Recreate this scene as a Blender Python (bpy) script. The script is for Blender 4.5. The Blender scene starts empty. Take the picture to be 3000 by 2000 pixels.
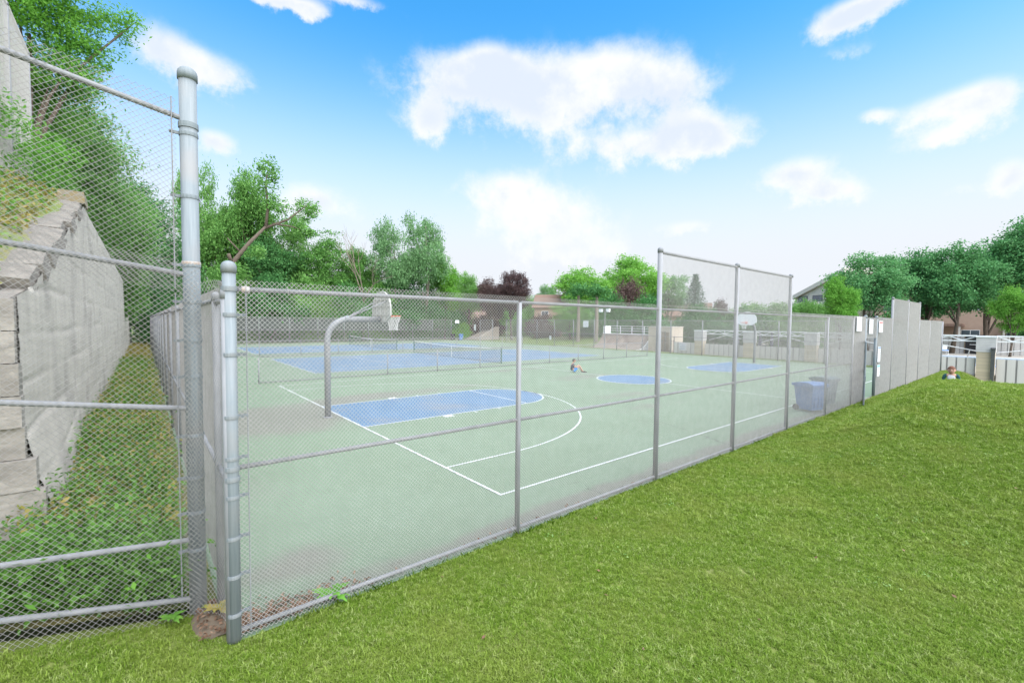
import bpy, bmesh, math, random
import numpy as np
from mathutils import Vector, Matrix

scene = bpy.context.scene
col = scene.collection
PI = math.pi

# ------------------------------------------------------------------ camera, sky, sun, exposure
CAM = Vector((-4.468, -5.611, 2.818))
cam_d = bpy.data.cameras.new("camera")
cam_d.sensor_width = 36.0
cam_d.lens = 1298.7 / 3000 * 36
cam_d.clip_start = 0.05
cam_d.clip_end = 4000
cam = bpy.data.objects.new("camera", cam_d)
col.objects.link(cam)
cr, cu, cf = Vector((.7690, -.6392, .0100)), Vector((.0198, .0394, .9990)), Vector((.6389, .7681, -.0429))
cam.matrix_world = Matrix(((cr.x, cu.x, -cf.x, CAM.x), (cr.y, cu.y, -cf.y, CAM.y), (cr.z, cu.z, -cf.z, CAM.z), (0, 0, 0, 1)))
scene.camera = cam

SUN_EL, SUN_AZ = math.radians(56), math.radians(-88)     # sun behind the camera, to the right
scene.view_settings.view_transform = 'Standard'
scene.view_settings.look = 'None'
scene.view_settings.exposure = 1.25
scene.view_settings.gamma = 1.0
scene.view_settings.use_curve_mapping = False

world = bpy.data.worlds.new("World")
scene.world = world
world.use_nodes = True


def build_sky():
    nt = world.node_tree
    nt.nodes.clear()
    N, L = nt.nodes, nt.links
    out = N.new('ShaderNodeOutputWorld')
    bg = N.new('ShaderNodeBackground')
    bg.inputs['Strength'].default_value = 0.085
    L.new(bg.outputs[0], out.inputs[0])
    sky = N.new('ShaderNodeTexSky')
    sky.sky_type = 'NISHITA'
    sky.sun_disc = False
    sky.sun_elevation = SUN_EL
    sky.sun_rotation = math.pi / 2 - SUN_AZ
    sky.air_density = 1.0
    sky.dust_density = 0.6
    sky.ozone_density = 2.0
    hsv = N.new('ShaderNodeHueSaturation')
    hsv.inputs['Saturation'].default_value = 1.38
    hsv.inputs['Value'].default_value = 1.7
    hsv.inputs['Hue'].default_value = 0.490
    L.new(sky.outputs[0], hsv.inputs['Color'])

    def m(op, a, b=None, c=None):
        n = N.new('ShaderNodeMath')
        n.operation = op
        for i, v in enumerate((a, b, c)):
            if v is None:
                continue
            if isinstance(v, (int, float)):
                n.inputs[i].default_value = v
            else:
                L.new(v, n.inputs[i])
        return n.outputs[0]

    def mapr(v, a, b, c=0., d=1.):
        n = N.new('ShaderNodeMapRange')
        n.interpolation_type = 'SMOOTHSTEP'
        L.new(v, n.inputs[0])
        for i, x in enumerate((a, b, c, d)):
            n.inputs[i + 1].default_value = x
        return n.outputs[0]

    def mix(f, a, b):
        n = N.new('ShaderNodeMix')
        n.data_type = 'RGBA'
        if isinstance(f, float):
            n.inputs[0].default_value = f
        else:
            L.new(f, n.inputs[0])
        for i, v in ((6, a), (7, b)):
            if isinstance(v, tuple):
                n.inputs[i].default_value = v
            else:
                L.new(v, n.inputs[i])
        return n.outputs[2]
    tc = N.new('ShaderNodeTexCoord')
    sp = N.new('ShaderNodeSeparateXYZ')
    L.new(tc.outputs['Generated'], sp.inputs[0])
    el = m('ARCSINE', sp.outputs[2])
    az = m('ARCTAN2', sp.outputs[1], sp.outputs[0])
    # haze towards the horizon
    hz = mapr(el, 0.64, 0.11)
    hz = m('POWER', hz, 1.45)
    base = mix(hz, hsv.outputs[0], (4.38, 4.58, 4.9, 1))
    # warped direction
    n1 = N.new('ShaderNodeTexNoise')
    n1.inputs['Scale'].default_value = 5.5
    n1.inputs['Detail'].default_value = 6
    n1.inputs['Roughness'].default_value = 0.6
    L.new(tc.outputs['Generated'], n1.inputs['Vector'])
    n2 = N.new('ShaderNodeTexNoise')
    n2.inputs['Scale'].default_value = 13
    n2.inputs['Detail'].default_value = 11
    n2.inputs['Roughness'].default_value = 0.66
    L.new(tc.outputs['Generated'], n2.inputs['Vector'])
    cmb = N.new('ShaderNodeCombineXYZ')
    L.new(m('ADD', az, m('MULTIPLY', m('SUBTRACT', n1.outputs[0], .5), .10)), cmb.inputs[0])
    L.new(m('ADD', el, m('MULTIPLY', m('SUBTRACT', n2.outputs[0], .5), .05)), cmb.inputs[1])
    V = cmb.outputs[0]
    lobes = [(1.01, 0.488, 0.139, 0.043, 1), (0.92, 0.514, 0.067, 0.033, 1), (0.807, 0.457, 0.207, 0.068, 1.2), (0.675, 0.485, 0.143, 0.051, 1), (0.535, 0.443, 0.08, 0.048, 1), (1.053, 0.414, 0.058, 0.034, 1), (0.587, 0.362, 0.179, 0.034, 1.1), (0.481, 0.366, 0.061, 0.039, 1.1), (1.529, 0.437, 0.043, 0.038, 1), (1.465, 0.424, 0.075, 0.030, 1.1), (1.457, 0.315, 0.042, 0.022, 1.15), (1.364, 0.553, 0.082, 0.015, 1), (1.304, 0.555, 0.043, 0.017, 0.8), (1.227, 0.582, 0.079, 0.012, 0.8), (1.289, 0.232, 0.067, 0.036, 1.25), (0.895, 0.284, 0.098, 0.041, 1.15), (0.804, 0.228, 0.143, 0.05, 1.1), (0.727, 0.154, 0.141, 0.037, .9), (0.25, 0.498, 0.054, 0.025, 1), (0.199, 0.504, 0.054, 0.02, 1), (0.238, 0.45, 0.043, 0.013, 0.5), (0.12, 0.335, 0.064, 0.022, 1), (0.071, 0.333, 0.047, 0.03, 1), (0.119, 0.294, 0.056, 0.02, 1), (0.206, 0.35, 0.021, 0.011, 0.8), (0.318, 0.271, 0.066, 0.032, 1.3), (0.264, 0.237, 0.046, 0.019, 1.1), (0.042, 0.22, 0.032, 0.026, 1.2), (0.104, 0.212, 0.027, 0.013, 0.5), (0.508, 0.197, 0.053, 0.017, .8),
             (-.4, .40, .16, .06, 1), (.3, .85, .3, .12, 1), (-.2, 1.15, .6, .12, 1.1), (-1.6, 1.0, .5, .14, 1), (1.9, .72, .22, .1, 1), (-2.4, .62, .3, .1, 1), (.75, .72, .22, .06, .9), (-1.1, .30, .2, .05, 1), (-1.9, .45, .22, .07, 1), (-2.6, .28, .2, .05, .9), (2.4, .5, .2, .07, 1), (-.9, .75, .3, .09, 1), (2.9, .8, .3, .1, 1), (1.2, .95, .3, .09, 1)]  # clouds beyond the view, some added to brighten the ambient light
    acc = 0.0
    for a, e, sa, se, k in lobes:
        sa, se = sa * .95, se * 1.0
        n = N.new('ShaderNodeVectorMath')
        n.operation = 'MULTIPLY_ADD'
        L.new(V, n.inputs[0])
        n.inputs[1].default_value = (1 / sa, 1 / se, 0)
        n.inputs[2].default_value = (-a / sa, -e / se, 0)
        d = N.new('ShaderNodeVectorMath')
        d.operation = 'DOT_PRODUCT'
        L.new(n.outputs[0], d.inputs[0])
        L.new(n.outputs[0], d.inputs[1])
        acc = m('MULTIPLY_ADD', m('POWER', .3679, d.outputs['Value']), float(k), acc)
    fld = m('ADD', acc, m('MULTIPLY', m('SUBTRACT', n2.outputs[0], .5), 2.1))
    fld = m('MINIMUM', fld, 2.0)
    dens = mapr(fld, 0.18, 1.15)
    dens = m('MULTIPLY', dens, mapr(acc, 0.02, 0.35))
    # grey-blue bases where the noise is low inside thick cloud
    sh = m('MULTIPLY', mapr(n1.outputs[0], 0.64, 0.44), mapr(acc, .5, 1.4))
    ccol = mix(sh, (5.25, 5.25, 5.3, 1), (4.05, 4.4, 5.1, 1))
    fin = mix(m('MULTIPLY', dens, .96), base, ccol)
    L.new(fin, bg.inputs['Color'])


build_sky()
world.cycles.sampling_method = 'MANUAL'
world.cycles.sample_map_resolution = 512

sun_d = bpy.data.lights.new("sun", 'SUN')
sun_d.energy = 4.4
sun_d.angle = math.radians(115)
sun_d.color = (1.0, .965, .92)
sun = bpy.data.objects.new("sun", sun_d)
col.objects.link(sun)
sdir = Vector((math.cos(SUN_AZ) * math.cos(SUN_EL), math.sin(SUN_AZ) * math.cos(SUN_EL), math.sin(SUN_EL)))
sun.rotation_euler = sdir.to_track_quat('Z', 'Y').to_euler()
sun.location = (0, -20, 40)

scene.cycles.use_denoising = True
scene.cycles.denoiser = 'OPENIMAGEDENOISE'
scene.cycles.denoising_prefilter = 'ACCURATE'
scene.cycles.denoising_input_passes = 'RGB_ALBEDO_NORMAL'
scene.cycles.max_bounces = 6
scene.cycles.diffuse_bounces = 3
scene.cycles.glossy_bounces = 2
scene.cycles.transmission_bounces = 4
scene.cycles.transparent_max_bounces = 8
scene.cycles.caustics_reflective = False
scene.cycles.caustics_refractive = False


# ------------------------------------------------------------------ materials
MATS = {}


def new_mat(name):
    mt = bpy.data.materials.new(name)
    mt.use_nodes = True
    MATS[name] = mt
    nt = mt.node_tree
    return mt, nt, nt.nodes, nt.links, nt.nodes['Principled BSDF']


def pm(name, c1, c2=None, scale=8., rough=.7, metal=0., bump=0., detail=5., stretch=(1, 1, 1), c3=None, scale3=1., spec=.4, lo=.35, hi=.65, world_co=False):
    """base colour c1 mottled with c2 (noise) and optionally broad patches of c3"""
    mt, nt, N, L, b = new_mat(name)
    b.inputs['Roughness'].default_value = rough
    b.inputs['Metallic'].default_value = metal
    b.inputs['Specular IOR Level'].default_value = spec
    if c2 is None:
        b.inputs['Base Color'].default_value = (*c1, 1)
        return mt
    if world_co:
        g = N.new('ShaderNodeNewGeometry')
        co = g.outputs['Position']
    else:
        tc = N.new('ShaderNodeTexCoord')
        co = tc.outputs['Object']
    mp = N.new('ShaderNodeMapping')
    mp.inputs['Scale'].default_value = stretch
    L.new(co, mp.inputs['Vector'])
    n = N.new('ShaderNodeTexNoise')
    n.inputs['Scale'].default_value = scale
    n.inputs['Detail'].default_value = detail
    n.inputs['Roughness'].default_value = .62
    L.new(mp.outputs[0], n.inputs['Vector'])
    mr = N.new('ShaderNodeMapRange')
    mr.inputs[1].default_value = lo
    mr.inputs[2].default_value = hi
    L.new(n.outputs[0], mr.inputs[0])
    mx = N.new('ShaderNodeMix')
    mx.data_type = 'RGBA'
    L.new(mr.outputs[0], mx.inputs[0])
    mx.inputs[6].default_value = (*c1, 1)
    mx.inputs[7].default_value = (*c2, 1)
    res = mx.outputs[2]
    if c3 is not None:
        n3 = N.new('ShaderNodeTexNoise')
        n3.inputs['Scale'].default_value = scale3
        n3.inputs['Detail'].default_value = 6
        L.new(co, n3.inputs['Vector'])
        r3 = N.new('ShaderNodeMapRange')
        r3.inputs[1].default_value = .5
        r3.inputs[2].default_value = .68
        L.new(n3.outputs[0], r3.inputs[0])
        m3 = N.new('ShaderNodeMix')
        m3.data_type = 'RGBA'
        L.new(r3.outputs[0], m3.inputs[0])
        L.new(res, m3.inputs[6])
        m3.inputs[7].default_value = (*c3, 1)
        res = m3.outputs[2]
    L.new(res, b.inputs['Base Color'])
    if bump:
        bp = N.new('ShaderNodeBump')
        bp.inputs['Strength'].default_value = bump
        bp.inputs['Distance'].default_value = .02
        L.new(n.outputs[0], bp.inputs['Height'])
        L.new(bp.outputs[0], b.inputs['Normal'])
    return mt


def leaf_mat(name, cols, trans=.35, rough=.55, patch=None):
    """foliage: colour varies leaf by leaf (random per island) and plant by plant"""
    mt, nt, N, L, b = new_mat(name)
    g = N.new('ShaderNodeNewGeometry')
    oi = N.new('ShaderNodeObjectInfo')
    ad = N.new('ShaderNodeMath')
    ad.operation = 'MULTIPLY_ADD'
    L.new(oi.outputs['Random'], ad.inputs[0])
    ad.inputs[1].default_value = .35
    ml = N.new('ShaderNodeMath')
    ml.operation = 'MULTIPLY'
    L.new(g.outputs['Random Per Island'], ml.inputs[0])
    ml.inputs[1].default_value = .65
    L.new(ml.outputs[0], ad.inputs[2])
    rp = N.new('ShaderNodeValToRGB')
    el = rp.color_ramp.elements
    el[0].color = (*cols[0], 1)
    el[1].color = (*cols[-1], 1)
    for i, c in enumerate(cols[1:-1]):
        e = el.new((i + 1) / (len(cols) - 1))
        e.color = (*c, 1)
    L.new(ad.outputs[0], rp.inputs[0])
    cout = rp.outputs[0]
    if patch:
        n = N.new('ShaderNodeTexNoise')
        n.inputs['Scale'].default_value = patch[1]
        n.inputs['Detail'].default_value = 4
        L.new(g.outputs['Position'], n.inputs['Vector'])
        r = N.new('ShaderNodeMapRange')
        r.inputs[1].default_value = .45
        r.inputs[2].default_value = .72
        r.inputs[4].default_value = patch[2]
        L.new(n.outputs[0], r.inputs[0])
        mx = N.new('ShaderNodeMix')
        mx.data_type = 'RGBA'
        L.new(r.outputs[0], mx.inputs[0])
        L.new(cout, mx.inputs[6])
        mx.inputs[7].default_value = (*patch[0], 1)
        cout = mx.outputs[2]
    L.new(cout, b.inputs['Base Color'])
    b.inputs['Roughness'].default_value = rough
    b.inputs['Specular IOR Level'].default_value = .12
    tr = N.new('ShaderNodeBsdfTranslucent')
    L.new(cout, tr.inputs[0])
    ms = N.new('ShaderNodeMixShader')
    ms.inputs[0].default_value = trans
    L.new(b.outputs[0], ms.inputs[1])
    L.new(tr.outputs[0], ms.inputs[2])
    L.new(ms.outputs[0], nt.nodes['Material Output'].inputs[0])
    return mt


M_galv = pm('galvanised_pipe', (.24, .245, .255), (.185, .192, .20), scale=9, rough=.62, metal=.08, stretch=(1, 1, .25), spec=.3)
M_galv_cool = pm('galvanised_post', (.195, .222, .235), (.15, .178, .192), scale=14, rough=.62, metal=.08, stretch=(3, 3, .15), spec=.3, c3=(.20, .205, .205), scale3=2.)
M_wire = pm('galvanised_wire', (.41, .395, .375), (.33, .318, .30), scale=6, rough=.55, metal=.1)
M_wire_left = pm('dull_galvanised_wire', (.31, .30, .285), (.23, .222, .21), scale=6, rough=.55, metal=.1)
M_wire_far = pm('aged_wire', (.33, .33, .315), (.28, .28, .265), scale=3, rough=.6, metal=.05)
M_rust = pm('rusty_band', (.30, .21, .15), (.36, .36, .36), scale=20, rough=.8)
M_line = pm('white_court_paint', (.50, .51, .50), (.38, .39, .38), scale=7, rough=.75)
M_white = pm('white_metal', (0.704, 0.713, 0.713), (0.628, 0.647, 0.656), scale=5, rough=.5)
M_whitedirty = pm('weathered_white_board', (0.422, 0.422, 0.394), (0.340, 0.340, 0.313), scale=10, rough=.6)
M_orange = pm('orange_rim_paint', (.75, .12, .06), (.6, .1, .05), scale=12, rough=.5)
M_net = pm('white_cord', (0.612, 0.612, 0.595), (0.510, 0.510, 0.493), scale=20, rough=.9)
M_conc = pm('weathered_concrete', (.44, .40, .345), (.35, .318, .275), scale=3.2, rough=.9, bump=.5, stretch=(1, 1, .3), c3=(.28, .255, .225), scale3=.9)
M_concdark = pm('stained_concrete', (0.200, 0.180, 0.152), (0.124, 0.112, 0.096), scale=5, rough=.95, bump=.8, stretch=(1, 1, 2.2), c3=(0.104, 0.096, 0.084), scale3=2)
M_slab = pm('rough_cast_slab', (.33, .30, .26), (.22, .20, .175), scale=6, rough=.95, bump=.8, stretch=(1, 1, 2.), c3=(.16, .145, .125), scale3=1.6)
M_moss = pm('lichen_cap', (.22, .17, .08), (.20, .185, .15), scale=8, rough=.95, bump=.6)
M_tanboard = pm('pale_grey_vinyl_board', (0.552, 0.529, 0.501), (0.506, 0.483, 0.460), scale=4, rough=.65, stretch=(1, 1, .2))
M_tanback = pm('grey_rail_behind_boards', (.34, .325, .31), (.29, .28, .27), scale=4, rough=.7)
M_siding = pm('pale_siding', (0.464, 0.456, 0.440), (0.416, 0.408, 0.400), scale=3, rough=.65)
M_dark = pm('dark_metal', (.05, .055, .055), (.08, .08, .08), scale=8, rough=.55)
M_netgreen = pm('dark_green_post', (.02, .08, .065), (.03, .10, .08), scale=9, rough=.5)
M_netmesh = pm('black_net_cord', (.045, .06, .06), (.06, .07, .07), scale=9, rough=.9)
M_skin = pm('skin', (.44, .26, .185), (.39, .22, .155), scale=14, rough=.6)
M_navy = pm('navy_cotton', (.03, .035, .055), (.045, .05, .075), scale=18, rough=.9)
M_blueshort = pm('bright_blue_cotton', (.05, .27, .62), (.04, .22, .55), scale=18, rough=.9)
M_black = pm('black_cloth', (.018, .018, .02), (.03, .03, .03), scale=18, rough=.85)
M_whitecloth = pm('white_cloth', (.46, .46, .48), (.40, .40, .42), scale=18, rough=.9)
M_tealcloth = pm('dark_teal_cloth', (.015, .06, .065), (.02, .08, .08), scale=18, rough=.9)
M_redhair = pm('auburn_hair', (.13, .045, .02), (.08, .028, .014), scale=40, rough=.7, stretch=(3, 3, .5))
M_darkhair = pm('dark_brown_hair', (.03, .02, .015), (.05, .03, .02), scale=40, rough=.7)
M_blackeye = pm('dark_eye', (.02, .018, .018), (.03, .025, .02), scale=20, rough=.2)
M_lip = pm('lip', (.42, .16, .13), (.38, .15, .12), scale=20, rough=.5)
M_binblue = pm('blue_bin_plastic', (.075, .18, .40), (.065, .15, .34), scale=5, rough=.5)
M_bingreen = pm('grey_green_bin_plastic', (.11, .17, .17), (.09, .14, .145), scale=5, rough=.5)
M_binblack = pm('black_bin_plastic', (.02, .025, .025), (.03, .03, .03), scale=5, rough=.5)
M_sign = pm('white_sign_plate', (0.607, 0.615, 0.623), (0.566, 0.574, 0.582), scale=3, rough=.5)
M_signink = pm('grey_sign_print', (.19, .21, .25), (.23, .25, .29), scale=5, rough=.7)
M_signred = pm('red_sign_print', (.55, .07, .06), (.5, .06, .06), scale=5, rough=.7)
M_signblue = pm('blue_sign_print', (.10, .20, .42), (.12, .22, .44), scale=5, rough=.7)
M_signcyan = pm('teal_sign_print', (.15, .42, .42), (.17, .44, .44), scale=5, rough=.7)
M_ply = pm('brown_grey_ramp_sheet', (0.247, 0.195, 0.158), (0.180, 0.143, 0.116), scale=2, rough=.8, c3=(0.128, 0.098, 0.083), scale3=1.2)
M_shed = pm('cream_painted_shed', (0.435, 0.375, 0.300), (0.390, 0.338, 0.270), scale=2, rough=.8)
M_bark = pm('bark', (.13, .10, .075), (.075, .057, .043), scale=14, rough=.95, bump=.8, stretch=(1, 1, .25))
M_barkpale = pm('pale_bark', (.23, .20, .16), (.14, .12, .095), scale=14, rough=.95, bump=.6, stretch=(1, 1, .3))
M_stucco = pm('tan_stucco', (0.375, 0.270, 0.203), (0.338, 0.240, 0.180), scale=1.5, rough=.9)
M_creamwall = pm('cream_wall', (0.22, 0.17, 0.12), (0.20, 0.155, 0.11), scale=1.5, rough=.9)
M_roofbrown = pm('brown_shingle', (.21, .135, .10), (.15, .10, .075), scale=5, rough=.95)
M_glass = pm('window_glass', (.06, .08, .10), (.09, .11, .13), scale=1, rough=.12, spec=.8)
M_concpale = pm('pale_precast', (0.540, 0.504, 0.450), (0.478, 0.450, 0.406), scale=2, rough=.85)
M_deck = pm('pool_deck', (0.375, 0.338, 0.292), (0.330, 0.300, 0.262), scale=3, rough=.85)
M_tile = pm('white_pool_edge', (0.540, 0.547, 0.555), (0.495, 0.503, 0.510), scale=3, rough=.4)
M_path = pm('stone_step', (0.315, 0.270, 0.225), (0.255, 0.217, 0.188), scale=4, rough=.9)
M_pot = pm('blue_plastic_pot', (.10, .30, .62), (.09, .27, .55), scale=4, rough=.5)
M_lounger = pm('blue_sling', (.12, .25, .6), (.1, .22, .55), scale=4, rough=.6)
M_darkfence = pm('dark_green_privacy_screen', (.06, .075, .065), (.045, .055, .05), scale=2, rough=.9)
M_soil = pm('dark_soil', (.15, .115, .08), (.10, .078, .055), scale=9, rough=1, bump=.5)
M_deadleaf = leaf_mat('dead_leaf', [(.07, .04, .025), (.16, .095, .06), (.27, .19, .13)], trans=.1, rough=.8)
M_ground = pm('park_grass', (.085, .13, .028), (.11, .15, .04), scale=.7, rough=1, world_co=True, c3=(.16, .15, .07), scale3=.08, bump=.3)
M_lawn = pm('lawn_turf', (.10, .135, .02), (.13, .16, .035), scale=6, rough=1, world_co=True, c3=(.12, .13, .04), scale3=.6, bump=.6)
M_bank = pm('bank_soil_and_moss', (.10, .13, .03), (.075, .075, .03), scale=3, rough=1, world_co=True, c3=(.19, .15, .05), scale3=.7, bump=.6)
M_hill = pm('hillside_turf', (.10, .15, .03), (.14, .15, .05), scale=1.6, rough=1, world_co=True, c3=(.20, .16, .08), scale3=.6, bump=.6)

M_grass = leaf_mat('grass_blade', [(.035, .085, .005), (.08, .165, .010), (.125, .218, .018), (.195, .285, .045), (.38, .43, .18)], trans=.35, rough=.7, patch=((.24, .28, .06), 1.1, .5))
M_weed = leaf_mat('weed_leaf', [(.06, .15, .02), (.11, .25, .04), (.18, .34, .06)], trans=.35)
M_clover = leaf_mat('clover_leaf', [(.09, .19, .04), (.15, .27, .07), (.24, .36, .12)], trans=.3)
M_weedyel = leaf_mat('yellowing_weed', [(.12, .13, .025), (.24, .22, .05), (.34, .27, .09), (.17, .23, .04)], trans=.3)
M_leaf_mid = leaf_mat('leaf_mid_green', [(.065, .17, .038), (.115, .27, .06), (.17, .35, .085), (.26, .45, .15)], trans=.4)
M_leaf_dark = leaf_mat('leaf_dark_green', [(.03, .11, .035), (.055, .17, .05), (.09, .24, .07), (.14, .31, .11)], trans=.35)
M_leaf_bright = leaf_mat('leaf_bright_green', [(.07, .21, .025), (.12, .31, .04), (.18, .40, .065), (.25, .47, .11)], trans=.45)
M_leaf_maple = leaf_mat('leaf_maple_green', [(.04, .14, .045), (.07, .215, .07), (.115, .295, .10), (.19, .38, .16)], trans=.35)
M_leaf_pale = leaf_mat('leaf_pale_green', [(0.075, 0.173, 0.060), (0.135, 0.270, 0.105), (0.210, 0.375, 0.165), (0.300, 0.465, 0.240)], trans=.4)
M_leaf_purple = leaf_mat('leaf_purple', [(.05, .033, .035), (.085, .053, .053), (.12, .078, .07), (.16, .125, .095)], trans=.3)
M_leaf_spruce = leaf_mat('needle_blue_green', [(0.053, 0.090, 0.068), (0.090, 0.150, 0.105), (0.135, 0.210, 0.150)], trans=.15)
M_twig = pm('bare_twig', (.25, .20, .16), (.18, .14, .11), scale=10, rough=.95)


def court_material():
    mt, nt, N, L, b = new_mat('green_court_paint')
    b.inputs['Roughness'].default_value = .8
    b.inputs['Specular IOR Level'].default_value = .25
    g = N.new('ShaderNodeNewGeometry')
    co = g.outputs['Position']

    def noise(scale, detail=6, rough=.6, st=None):
        n = N.new('ShaderNodeTexNoise')
        n.inputs['Scale'].default_value = scale
        n.inputs['Detail'].default_value = detail
        n.inputs['Roughness'].default_value = rough
        if st:
            mp = N.new('ShaderNodeMapping')
            mp.inputs['Scale'].default_value = st
            L.new(co, mp.inputs['Vector'])
            L.new(mp.outputs[0], n.inputs['Vector'])
        else:
            L.new(co, n.inputs['Vector'])
        return n.outputs[0]

    def mr(v, a, b_, c=0., d=1.):
        n = N.new('ShaderNodeMapRange')
        n.interpolation_type = 'SMOOTHSTEP'
        L.new(v, n.inputs[0])
        for i, x in enumerate((a, b_, c, d)):
            n.inputs[i + 1].default_value = x
        return n.outputs[0]

    def mm(op, a, b_=None, c=None):
        n = N.new('ShaderNodeMath')
        n.operation = op
        for i, v in enumerate((a, b_, c)):
            if v is None:
                continue
            if isinstance(v, (int, float)):
                n.inputs[i].default_value = v
            else:
                L.new(v, n.inputs[i])
        return n.outputs[0]

    def mix(f, a, b_):
        n = N.new('ShaderNodeMix')
        n.data_type = 'RGBA'
        L.new(f, n.inputs[0])
        for i, v in ((6, a), (7, b_)):
            if isinstance(v, tuple):
                n.inputs[i].default_value = (*v, 1)
            else:
                L.new(v, n.inputs[i])
        return n.outputs[2]
    c = mix(mr(noise(.35, 3), .35, .65), (.136, .186, .122), (.150, .203, .138))
    c = mix(mr(noise(60, 2), .3, .7, 0, .22), c, (.115, .152, .106))
    # worn, dirty areas: where players stand and water dries
    acc = 0.0
    for x, y, sx, sy, k in [(-1.2, 7.8, 2.4, 2.2, 1.), (-2.2, 8.5, 1.6, 1.6, .8), (1.3, 10.3, 2.5, 1.0, .9), (5.5, 10.6, 3.5, .9, .7), (10, 5, 3.5, .8, .7), (9, 3.0, 3, .8, .6), (13.5, 9.8, 3.5, 1.2, .8), (12, 14.5, 7, .8, .75), (22, 12.5, 4, 1., .6),
                            (-3.2, -.2, .9, .5, .9), (0, -.95, 4, .28, 1.), (7, -1.0, 4, .35, 1.), (14, -1.0, 4, .35, .9), (17, 4, 4, 1, .45), (6, 1.5, 3, .7, .5), (3.2, 4.0, 1.5, .6, .5), (20, 6, 3, 1, .4), (-3, 3, .9, 1.5, .5)]:
        n = N.new('ShaderNodeVectorMath')
        n.operation = 'MULTIPLY_ADD'
        L.new(co, n.inputs[0])
        n.inputs[1].default_value = (1 / sx, 1 / sy, 0)
        n.inputs[2].default_value = (-x / sx, -y / sy, 0)
        d = N.new('ShaderNodeVectorMath')
        d.operation = 'DOT_PRODUCT'
        L.new(n.outputs[0], d.inputs[0])
        L.new(n.outputs[0], d.inputs[1])
        acc = mm('MULTIPLY_ADD', mm('POWER', .3679, d.outputs['Value']), k, acc)
    st = mm('ADD', acc, mm('MULTIPLY', mm('SUBTRACT', noise(.8, 8, .65), .5), 1.3))
    c = mix(mr(st, .38, .95, 0, .8), c, (.150, .142, .122))
    c = mix(mr(noise(1.3, 9, .7), .62, .8, 0, .4), c, (.155, .148, .128))
    c = mix(mr(noise(9, 4, .7), .68, .74, 0, .4), c, (.19, .205, .18))
    vo = N.new('ShaderNodeTexVoronoi')
    vo.feature = 'DISTANCE_TO_EDGE'
    vo.inputs['Scale'].default_value = .11
    wv = N.new('ShaderNodeVectorMath')
    wv.operation = 'MULTIPLY_ADD'
    nn = N.new('ShaderNodeTexNoise')
    nn.inputs['Scale'].default_value = 1.2
    nn.inputs['Detail'].default_value = 8
    L.new(co, nn.inputs['Vector'])
    L.new(nn.outputs['Color'], wv.inputs[0])
    wv.inputs[1].default_value = (1.1, 1.1, 0)
    L.new(co, wv.inputs[2])
    L.new(wv.outputs[0], vo.inputs['Vector'])
    crack = mm('MULTIPLY', mr(vo.outputs['Distance'], .0022, .0008), mr(noise(.25, 3), .50, .60))
    c = mix(mm('MULTIPLY', crack, .75), c, (.075, .085, .065))
    L.new(c, b.inputs['Base Color'])
    bp = N.new('ShaderNodeBump')
    bp.inputs['Strength'].default_value = .15
    bp.inputs['Distance'].default_value = .005
    L.new(noise(120, 3), bp.inputs['Height'])
    L.new(bp.outputs[0], b.inputs['Normal'])
    return mt


M_court = court_material()
M_blue = pm('blue_court_paint', (.080, .145, .222), (.096, .165, .245), scale=.8, rough=.8, world_co=True, spec=.25, c3=(.135, .165, .20), scale3=.45)


def brick_mat():
    mt, nt, N, L, b = new_mat('cream_brick')
    tc = N.new('ShaderNodeTexCoord')
    mp = N.new('ShaderNodeMapping')
    mp.inputs['Rotation'].default_value = (PI / 2, 0, PI / 2)
    L.new(tc.outputs['Object'], mp.inputs['Vector'])
    br = N.new('ShaderNodeTexBrick')
    br.inputs['Color1'].default_value = (.50, .42, .30, 1)
    br.inputs['Color2'].default_value = (.43, .36, .26, 1)
    br.inputs['Mortar'].default_value = (.33, .29, .24, 1)
    br.inputs['Scale'].default_value = 1.0
    br.inputs['Brick Width'].default_value = .22
    br.inputs['Row Height'].default_value = .078
    br.inputs['Mortar Size'].default_value = .010
    L.new(mp.outputs[0], br.inputs['Vector'])
    L.new(br.outputs[0], b.inputs['Base Color'])
    b.inputs['Roughness'].default_value = .9
    return mt


M_brick = brick_mat()


def water_mat():
    mt, nt, N, L, b = new_mat('pool_water')
    b.inputs['Base Color'].default_value = (.16, .30, .42, 1)
    b.inputs['Roughness'].default_value = .06
    n = N.new('ShaderNodeTexNoise')
    n.inputs['Scale'].default_value = 4
    bp = N.new('ShaderNodeBump')
    bp.inputs['Strength'].default_value = .25
    L.new(n.outputs[0], bp.inputs['Height'])
    L.new(bp.outputs[0], b.inputs['Normal'])
    return mt


M_water = water_mat()


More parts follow.
